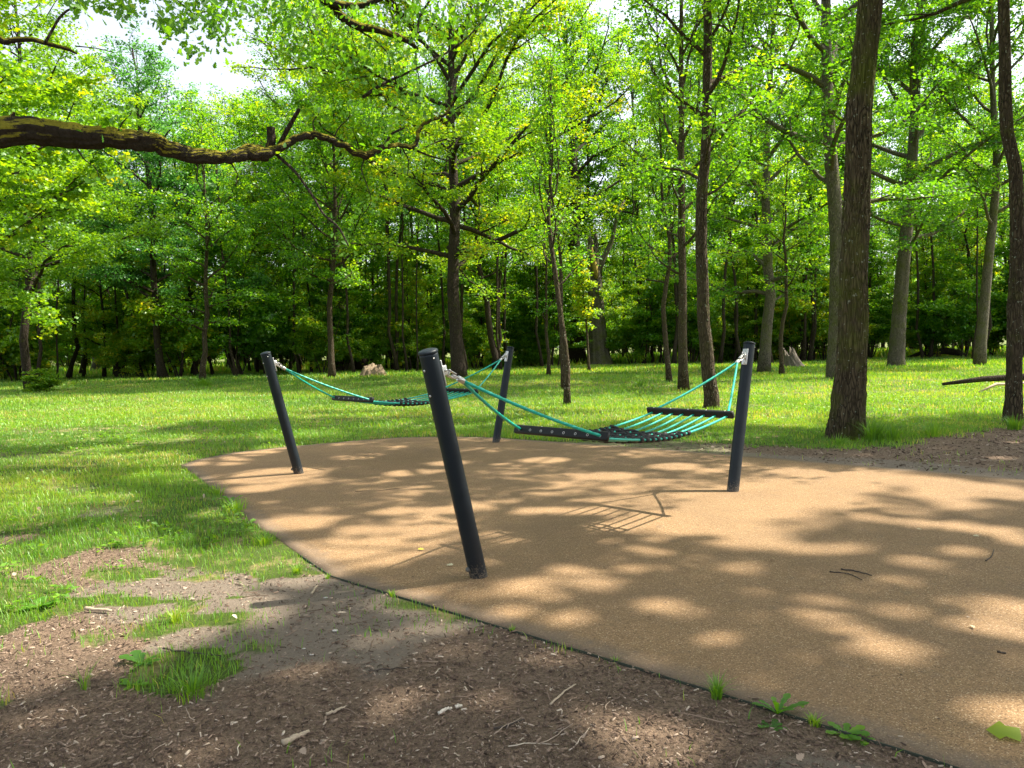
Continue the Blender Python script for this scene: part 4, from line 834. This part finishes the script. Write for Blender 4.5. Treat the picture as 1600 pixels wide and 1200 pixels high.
# ------------------------------------------------------------------ grass
def blades(n, xr, yr, rgn, hmean, wid, seg=2, dens=None, far=False, hvar=.45):
    x = rgn.uniform(xr[0], xr[1], n); y = rgn.uniform(yr[0], yr[1], n); return x, y
def grass_field(rgn, pts, hmean, wid, seg):
    x, y = pts; n = len(x); z = gh(x, y) - .005
    cl_ = fbm(x * .7, y * .7, 41); hh = hmean * (.45 + 1.1 * cl_) * rgn.uniform(.5, 1.35, n)
    ang = rgn.uniform(0, 2 * pi, n); lean = rgn.uniform(.1, .8, n); dx = np.cos(ang); dy = np.sin(ang)
    fa = ang + pi / 2 + rgn.normal(0, .5, n); sx_ = np.cos(fa) * wid / 2; sy_ = np.sin(fa) * wid / 2; wv = rgn.uniform(.6, 1.4, n); sx_ *= wv; sy_ *= wv
    st = [(0, 0, 1.0), (.5, .25, .8), (1.0, 1.0, .12)] if seg == 2 else [(0, 0, 1.0), (1.0, .8, .25)]
    rows = []
    for (a, b, ww) in st:
        cx = x + dx * lean * hh * b * .8; cy2 = y + dy * lean * hh * b * .8; cz = z + hh * a * (1 - .25 * lean * b)
        rows.append(np.stack([cx - sx_ * ww, cy2 - sy_ * ww, cz], -1)); rows.append(np.stack([cx + sx_ * ww, cy2 + sy_ * ww, cz], -1))
    V = np.stack(rows, 1).reshape(-1, 3); k = len(rows); base_ = (np.arange(n) * k)[:, None, None]
    tq = np.array([[2 * i, 2 * i + 1, 2 * i + 3, 2 * i + 2] for i in range(len(st) - 1)]); Q = (tq[None] + base_).reshape(-1, 4)
    dry = (rgn.uniform(0, 1, n) < .05 + .30 * ss(.52, .72, fbm(x * .9 + 40, y * .9, 71))) * .6
    t = np.clip(-.06 + 1.0 * fbm(x * .35, y * .35, 51) + .25 * (fbm(x * 2.5, y * 2.5, 52) - .5) + .12 * rgn.standard_normal(n) + dry, 0, 1)
    return V, Q, np.repeat(t, len(tq))
def sample(rgn, y0, y1, dens, margin=1.25, xl=None):
    yy = []; xx = []
    A = (y1 - y0) * 2 * (y1 * .72 + margin); n = int(A * dens); y = rgn.uniform(y0, y1, n); x = rgn.uniform(-1, 1, n) * (y1 * .72 + margin)
    k = np.abs(x) < y * .72 + margin; x = x[k]; y = y[k]
    d = sdist(x, y); m = soil_mask(x, y); thin = .03 + .10 * ss(3.2, 5.0, y) * (x < 0); keep = (d > .015) & (rgn.uniform(0, 1, len(x)) > m * (1 - thin * (fbm(x * 2, y * 2, 66) > .5)))
    keep &= rgn.uniform(0, 1, len(x)) < .35 + 1.1 * fbm(x * 1.1, y * 1.1, 61)
    return x[keep], y[keep]
rgn = np.random.default_rng(9); parts = []
for (y0, y1, dens, hm, wd, seg) in [(1.9, 5.6, 2600, .055, .0045, 2), (5.6, 9, 2100, .06, .0055, 2), (9, 14, 1100, .065, .008, 2), (14, 22, 420, .08, .013, 2), (22, 36, 150, .09, .024, 1), (36, 56, 60, .13, .05, 1), (56, 84, 16, .45, .16, 1)]:
    parts.append(grass_field(rgn, sample(rgn, y0, y1, dens), hm, wd, seg))
off = 0; GV = []; GQ = []; GT = []
for V_, Q_, T_ in parts: GV.append(V_); GQ.append(Q_ + off); GT.append(T_); off += len(V_)
tag(link('grass', make_mesh('grass', np.concatenate(GV), np.concatenate(GQ), GRASS, attr=np.concatenate(GT))), 'bright green lawn grass', 'grass', kind='stuff')
# small broad-leaved ground plants in the turf
x, y = sample(rgn, 4, 24, 60); n = len(x); k = rgn.uniform(0, 1, n) < np.clip(2.2 * (fbm(x * .8, y * .8, 77) - .42), .04, .9); x = x[k]; y = y[k]
idx = np.repeat(np.arange(len(x)), 6); c = np.stack([x[idx], y[idx], gh(x[idx], y[idx]) + rgn.uniform(.01, .07, len(idx))], -1); c[:, :2] += rgn.normal(0, .02, (len(idx), 2))
d = rgn.standard_normal((len(idx), 3)); d[:, 2] = rgn.uniform(.0, .6, len(idx)); nr2 = rgn.standard_normal((len(idx), 3)) * .35 + [0, 0, 1]
Vl, Ql = scatter(*T_QUAD, c, d, nr2, rgn.uniform(.02, .06, len(idx))); tag(link('ground_cover', make_mesh('ground_cover', Vl, Ql, GRASS, attr=np.clip(rgn.normal(.4, .15, len(idx)), 0, 1))), 'small broad-leaved weeds growing through the lawn', 'weeds', kind='stuff')

# ------------------------------------------------------------------ wood chips and twigs
def chips(n, gen, smin, smax, rgn):
    x, y = gen(n); m = soil_mask(x, y); d = sdist(x, y); pk = pack_mask(x, y)
    k = (((m > .45) & (d > .004)) | ((d > -.12) & (d < .004) & (rgn.uniform(0, 1, len(x)) < .10 * np.clip(1 + d / .12, 0, 1) ** 2))) & (rgn.uniform(0, 1, len(x)) > pk * .55); x = x[k]; y = y[k]; d = d[k]; n = len(x)
    z = np.where(d < .004, .0135, gh(x, y) + rgn.uniform(.0, .012, n)); s = smin * (smax / smin) ** (rgn.uniform(0, 1, n) ** 2.2)
    tv = np.array([[-.5, -.16, 0], [.5, -.11, 0], [.45, .15, 0], [-.5, .12, 0], [-.42, -.1, .12], [.44, -.07, .14], [.4, .1, .13], [-.45, .08, .12]]); tq = np.array([[4, 5, 6, 7], [0, 1, 5, 4], [1, 2, 6, 5], [2, 3, 7, 6], [3, 0, 4, 7]])
    dd = rgn.standard_normal((n, 3)); dd[:, 2] *= .22; nn = rgn.standard_normal((n, 3)) * .3 + [0, 0, 1]
    V_, Q_ = scatter(tv, tq, np.stack([x, y, z], -1), dd, nn, s, s * rgn.uniform(.35, 1.5, n), s * rgn.uniform(.4, 1.6, n))
    return V_, Q_, np.repeat(np.clip(rgn.beta(1.2, 1.7, n) , 0, 1), 5)
def gen_near(n):
    y = 1.5 + 4.2 * rgn.uniform(0, 1, n) ** 1.2; x = rgn.uniform(-1, 1, n) * (y * .72 + .8); return x, y
def gen_right(n): return rgn.uniform(1.5, 11.5, n), rgn.uniform(7.5, 13, n)
A1 = chips(190000, gen_near, .004, .030, rgn); A2 = chips(26000, gen_right, .014, .06, rgn)
Vc = np.concatenate([A1[0], A2[0]]); Qc = np.concatenate([A1[1], A2[1] + len(A1[0])]); Tc = np.concatenate([A1[2], A2[2]])
tag(link('wood_chips', make_mesh('wood_chips', Vc, Qc, CHIP, attr=Tc)), 'brown bark and wood chips scattered over the soil', 'wood chips', kind='stuff')
mb = MB()
for k in range(420):
    if k < 330: yy = 1.7 + 3.6 * rgn.uniform() ** 1.3; xx = rgn.uniform(-1, 1) * (yy * .72 + .3)
    else: xx, yy = rgn.uniform(1.5, 10), rgn.uniform(8, 12.5)
    if sdist(xx, yy) < .12 or soil_mask(np.array(xx), np.array(yy)) < .5: continue
    L = rgn.uniform(.05, .20); a = rgn.uniform(0, 6.28); n = 6; p = [np.array([xx, yy, float(gh(np.array(xx), np.array(yy))) + .012])]
    for j in range(n): a += rgn.normal(0, .22); p.append(p[-1] + np.array([cos(a), sin(a), rgn.normal(0, .05)]) * L / n)
    tube(mb, p, np.linspace(1, .5, n + 1) * rgn.uniform(.0012, .0032), 5, a=float(np.clip(rgn.normal(.55, .25), 0, 1)))
tag(mb.build('twig_litter', CHIP, attr=True), 'thin dry twigs littering the soil', 'twigs', kind='stuff')
# small dark crumbs on the rubber surface
n = 900; x = rgn.uniform(-4.4, 6.5, n); y = rgn.uniform(1.8, 12.2, n); k = sdist(x, y) < -.03; x = x[k]; y = y[k]; n = len(x)
dd = rgn.standard_normal((n, 3)); dd[:, 2] = 0; Vl, Ql = scatter(*T_QUAD, np.stack([x, y, np.full(n, .0155)], -1), dd, np.repeat([[0, 0, 1.]], n, 0) + rgn.standard_normal((n, 3)) * .1, rgn.uniform(.006, .02, n) , None, np.full(n, .004))
tag(link('debris', make_mesh('debris', Vl, Ql, CHIP, attr=rgn.uniform(0, .9, n))), 'tiny crumbs of bark and bud scales on the brown surface', 'debris', kind='stuff')

n = 2600; x = rgn.uniform(-14, 12, n); y = 2 + 22 * rgn.uniform(0, 1, n) ** 1.3; k = (sdist(x, y) > .02) & (np.abs(x) < y * .72 + 1); x = x[k]; y = y[k]; n = len(x)
dd = rgn.standard_normal((n, 3)); dd[:, 2] *= .3; Vl, Ql = scatter(*T_OAK, np.stack([x, y, gh(x, y) + rgn.uniform(.006, .035, n)], -1), dd, np.repeat([[0, 0, 1.]], n, 0) + rgn.standard_normal((n, 3)) * .5, rgn.uniform(.02, .055, n))
tag(link('leaf_litter', make_mesh('leaf_litter', Vl, Ql, CHIP, attr=np.repeat(rgn.uniform(.3, .95, n), len(_oq)))), 'dry brown leaves scattered over lawn and soil', 'leaf litter', kind='stuff')
# single pieces one can point to
def stick(pxs, rad, label, mat, name='stick', z=.02, cat='stick'):
    P = [];
    for a, b in pxs:
        p = gp(a, b); P.append([p[0], p[1], (float(gh(p[0], p[1])) if sdist(p[0], p[1]) > .03 else .012) + z])
    P = np.array(P); t = np.linspace(0, len(P) - 1, len(P) * 4); Q = np.stack([np.interp(t, np.arange(len(P)), P[:, k]) for k in range(3)], 1)
    Q[1:-1, 2] += np.random.default_rng(len(label)).normal(0, .002, len(Q) - 2)
    mb = MB(); tube(mb, Q, np.linspace(rad, rad * .6, len(Q)), 8, rough=.08, rng=np.random.default_rng(2)); return tag(mb.build(name, mat), label, cat)
stick([(1296, 897), (1322, 899), (1347, 910)], .004, 'left one of two thin dark sticks on the brown surface', DARKSTICK, z=.004)
stick([(1314, 893), (1340, 897), (1362, 903)], .005, 'right one of two thin dark sticks on the brown surface', DARKSTICK, z=.005)
stick([(1540, 880), (1550, 872), (1553, 862)], .004, 'short curved twig on the brown surface near the right edge', DARKSTICK, z=.004)
stick([(1558, 1023), (1572, 1026)], .006, 'short black bark scrap on the brown surface at lower right', DARKSTICK, z=.005)
stick([(442, 1167), (462, 1158), (483, 1148)], .013, 'thick pale piece of broken wood lying on the chips at the bottom', DRYWOOD, z=.012)
stick([(510, 1118), (525, 1113), (543, 1107)], .007, 'thin pale wood splinter above the thick piece of broken wood', DRYWOOD, z=.01)
stick([(686, 1118), (696, 1112), (706, 1109)], .008, 'small whitish wood piece, left one of two lying together', simple('bleached_wood', (.62, .55, .44), .9, nscale=40), z=.01)
stick([(712, 1108), (722, 1106)], .009, 'small whitish wood piece, right one of two lying together', simple('bleached_wood', (.62, .55, .44), .9, nscale=40), z=.01)
stick([(134, 958), (155, 960), (174, 962)], .012, 'grey stick lying in the grass patch at the left', DRYWOOD, z=.02)
stick([(487, 932), (493, 922), (497, 918)], .007, 'pale twig stub on the grey packed soil', DRYWOOD, z=.01)
stick([(860, 1104), (880, 1086), (900, 1074)], .005, 'long grey twig on the chips near the edging', DRYWOOD, z=.01)
stick([(772, 1142), (795, 1136), (818, 1126)], .005, 'thin brown branchlet on the chips below the edging', DARKSTICK, z=.01)
stick([(575, 1056), (605, 1053), (640, 1050)], .004, 'thin twig with a pale broken tip on the packed soil', DARKSTICK, z=.01)
stick([(255, 1020), (300, 1026), (350, 1030)], .005, 'dark twig along the upper edge of the lower grass patch', DARKSTICK, z=.012)
stick([(555, 770), (600, 768), (640, 763)], .003, 'hair-thin twig on the brown surface right of the left post', DARKSTICK, z=.004)
def pebble(px, py, r, label, mat=STONE):
    p = gp(px, py); rg3 = np.random.default_rng(px); root_z = float(gh(p[0], p[1]))
    mb = MB(); tube(mb, [np.array([p[0] + t * r, p[1], root_z + .006 + .2 * r]) for t in (-1, -.8, -.3, .3, .8, 1)], [r * .05, r * .45, r * .62, r * .6, r * .4, r * .05], 10, rough=.08, rng=rg3)
    V_ = mb.V[0]; V_[:, 2] = root_z + .004 + (V_[:, 2] - root_z - .004) * .55
    return tag(mb.build('pebble', mat), label, 'pebble')
pebble(524, 990, .016, 'white flat pebble on the grey packed soil'); pebble(487, 1024, .012, 'smaller white pebble below the flat white one'); pebble(475, 1014, .009, 'tiny white pebble left of the smaller one'); pebble(509, 937, .013, 'grey pebble near the edging corner')
def leafobj(px, py, L, rz, label, mat, z=None, name='fallen_leaf', tmpl=T_OAK):
    p = gp(px, py); zz2 = (.012 if sdist(p[0], p[1]) < 0 else float(gh(p[0], p[1]))) + .006
    Vl, Ql = scatter(tmpl[0] * np.array([1, 1, .9]), tmpl[1], np.array([[p[0], p[1], zz2 + .004]]), np.array([[cos(rz), sin(rz), .10]]), np.array([[.1, -.25, 1.]]), np.array([L]))
    me = make_mesh(name, Vl, Ql, mat, attr=np.full(len(Ql), .75)); return tag(link(name, me), label, 'leaf')
leafobj(697, 888, .05, .2, 'pale dry leaf on the brown surface left of the nearest post foot', YLEAF)
leafobj(663, 863, .05, 2.8, 'yellow leaf at the shadow edge left of the nearest post', simple('yellow_leaf', (.6, .5, .05), .8))
leafobj(1012, 1032 - 60, .035, 1.0, 'small brown leaf in the front middle of the brown surface', simple('brown_leaf', (.18, .10, .04), .8))
leafobj(1520, 842, .045, .1, 'small whitish leaf on the brown surface toward the right edge', YLEAF)
leafobj(1440, 832, .04, 2, 'small tan leaf left of the whitish one', YLEAF)
leafobj(1522, 988, .04, 1.3, 'pale leaf scrap in the sunny patch at the right edge', YLEAF)
leafobj(1203, 905 - 24, .04, .7, 'small curled brown leaf right of the hammock shadow', simple('curled_leaf', (.20, .11, .05), .8))
leafobj(1596, 1160, .11, 2.6, 'fresh green leaf on the brown surface at the right edge', LEAF_Y, name='green_leaf', tmpl=T_MAPLE)

# ------------------------------------------------------------------ single plants
def tuft(px, py, n, hgt, spread, label, w=.005, name='grass_tuft', mat=GRASS, tint=.45, cat='grass tuft', wl=None, group=None):
    p = gp(px, py); z = float(gh(p[0], p[1])); r_ = np.random.default_rng(px * 7 + py)
    V_ = []; Q_ = []
    for k in range(n):
        a = r_.uniform(0, 6.28); l = r_.uniform(.15, 1.0); h = hgt * r_.uniform(.5, 1.1); b = np.array([cos(a), sin(a)]) * spread * r_.uniform(0, .5); pa = a + pi / 2
        m = 5; ws = [1, .95, .8, .5, .06]; o_ = len(V_)
        for j in range(m):
            t = j / (m - 1); c = np.array([b[0] + cos(a) * l * h * t * t * .9, b[1] + sin(a) * l * h * t * t * .9, h * (t - .35 * l * t * t)])
            s = np.array([cos(pa), sin(pa), 0]) * w / 2 * ws[j]; V_ += [c - s, c + s]
        Q_ += [[o_ + 2 * j, o_ + 2 * j + 1, o_ + 2 * j + 3, o_ + 2 * j + 2] for j in range(m - 1)]
    me = make_mesh(name, V_, Q_, mat, attr=np.repeat(np.clip(r_.normal(tint, .15, n), 0, 1), 4)); o = link(name, me, loc=(p[0], p[1], z)); return tag(o, label, cat, group)
tuft(1120, 1092, 70, .12, .05, 'dark green grass tuft hanging over the edging, largest one by it', w=.0045, tint=.25)
tuft(1272, 1134, 60, .055, .05, 'bright small grass tuft on the edging right of the dandelion', w=.004, tint=.6)
tuft(612, 933, 40, .05, .035, 'small bright grass tuft at the edging below the nearest post', w=.004, tint=.6)
tuft(800, 988, 36, .04, .03, 'tiny grass tuft at the middle of the edging', w=.003, tint=.5)
tuft(464, 896, 60, .07, .06, 'bright grass tuft at the corner of the brown surface', w=.005, tint=.65)
tuft(512, 905, 30, .045, .03, 'small grass tuft just right of the brown surface corner', w=.004, tint=.5)
tuft(962, 1036, 24, .03, .04, 'low moss-like grass tuft on the edging between the two posts', w=.003, tint=.5)
tuft(275, 975, 60, .12, .10, 'pale sunlit grass clump on the dirt at left', w=.005, tint=.7)
tuft(132, 1078, 18, .16, .06, 'thin tall grass clump in shade at the lower left', w=.004, tint=.4)
tuft(300, 1085, 110, .13, .22, 'spreading dark grass clump in the lower left shade', w=.005, tint=.3)
tuft(370, 800, 90, .16, .22, 'tall grass clump overhanging the left edge of the brown surface', w=.006, tint=.5)
tuft(340, 775, 60, .16, .15, 'feathery grass clump at the left edge of the brown surface, farther one', w=.006, tint=.55)
tuft(415, 850, 90, .12, .2, 'grass clump overhanging the left edge of the brown surface, nearest one', w=.005, tint=.5)
tuft(622, 655, 14, .38, .06, 'tall brown dock stem in the grass under the far hammock', w=.012, tint=1.0)
tuft(1365, 690, 150, .42, .35, 'tall dark grass clump at the foot of the thickest near trunk', w=.012, tint=.12)
tuft(1395, 688, 90, .34, .35, 'tall grass clump right of the one at the thick trunk foot', w=.011, tint=.2)
tuft(1310, 695, 70, .18, .3, 'short grass clump in front of the thickest near trunk', w=.01, tint=.3)
tuft(1460, 682, 110, .26, .5, 'leafy grass clump between the thick trunk and the right edge trunk', w=.011, tint=.3)
tuft(1585, 672, 110, .30, .3, 'grass clump round the foot of the right edge trunk', w=.012, tint=.25)
tuft(318, 604, 160, .5, .9, 'weedy clump round the slender tree on the left lawn', w=.03, tint=.25)
tuft(1000, 604, 60, .35, .5, 'grass clump at the foot of the thin crooked trunk', w=.03, tint=.25)
def rosette(px, py, n, L, label, name, up_=.6, mat=LEAF, tint=.6, seed=0, tm=T_OAK, wide=.55, cat='weed'):
    p = gp(px, py); z = float(gh(p[0], p[1])); r_ = np.random.default_rng(seed); V_ = []; Q_ = []; o_ = 0
    for k in range(n):
        a = k * 2.4 + r_.uniform(-.3, .3); l = L * r_.uniform(.6, 1.1); m = 9; el = up_ * r_.uniform(.4, 1.2); ws = [.04, .06, .12, .10, .17, .13, .22, .17, .02]
        for j in range(m):
            t = j / (m - 1); c = np.array([cos(a) * l * t * cos(el), sin(a) * l * t * cos(el), l * (sin(el) * t - .45 * t * t * sin(el))]); s = np.array([-sin(a), cos(a), 0]) * l * ws[j] * wide
            V_ += [c - s + [0, 0, .02 * l], c, c + s + [0, 0, .02 * l]]
        for j in range(m - 1):
            for q in (0, 1): Q_.append([o_ + 3 * j + q, o_ + 3 * j + q + 1, o_ + 3 * j + 4 + q, o_ + 3 * j + 3 + q])
        o_ += 3 * m
    me = make_mesh(name, V_, Q_, mat, attr=np.repeat(np.clip(r_.normal(tint, .12, n), 0, 1), 16)); return tag(link(name, me, loc=(p[0], p[1], z)), label, cat)
rosette(1215, 1118, 9, .14, 'dandelion with upright toothed leaves at the edging', 'dandelion', up_=1.1, tint=.35, seed=1)
rosette(1320, 1150, 11, .09, 'leafy weed at the edging right of the dandelion', 'weed', up_=.5, tint=.5, seed=2, wide=.9)
rosette(1345, 1158, 8, .07, 'broad-leaved weed at the edging, farthest right', 'weed', up_=.3, tint=.4, seed=3, wide=1.1)
rosette(1205, 1138, 6, .06, 'small flat weed just below the dandelion', 'weed', up_=.2, tint=.25, seed=4, wide=1.1)
rosette(1240, 1110, 7, .05, 'small yellow-green weed between dandelion and small tuft', 'weed', up_=.4, tint=.7, seed=5, wide=1.0, mat=LEAF_Y)
rosette(222, 1042, 7, .12, 'broad-leaved plant at the left of the lower grass patch', 'weed', up_=.45, tint=.5, seed=6, wide=1.0)
rosette(60, 950, 9, .13, 'broad-leaved plant in the sunny grass patch at the left edge', 'weed', up_=.5, tint=.7, seed=7, wide=1.0)
rosette(205, 1070, 5, .08, 'low plant in the shade left of the lower grass patch', 'weed', up_=.3, tint=.5, seed=8, wide=1.0)
rosette(360, 790, 9, .18, 'toothed-leaved weed overhanging the left edge of the brown surface', 'weed', up_=.9, tint=.6, seed=9)
rosette(1180, 700, 8, .12, 'small green weed beside the right-hand post', 'weed', up_=.7, tint=.5, seed=10)
rosette(1120, 716, 7, .1, 'small weed at the far edge of the surface under the near hammock', 'weed', up_=.7, tint=.5, seed=11)
o = dup(used_s[2], xy(-19.7, 31.0), .5, .62, .38, 'low round leafy bush on the lawn at the left edge', 'low bushes on the lawn', 'bush') if used_s[2] else None
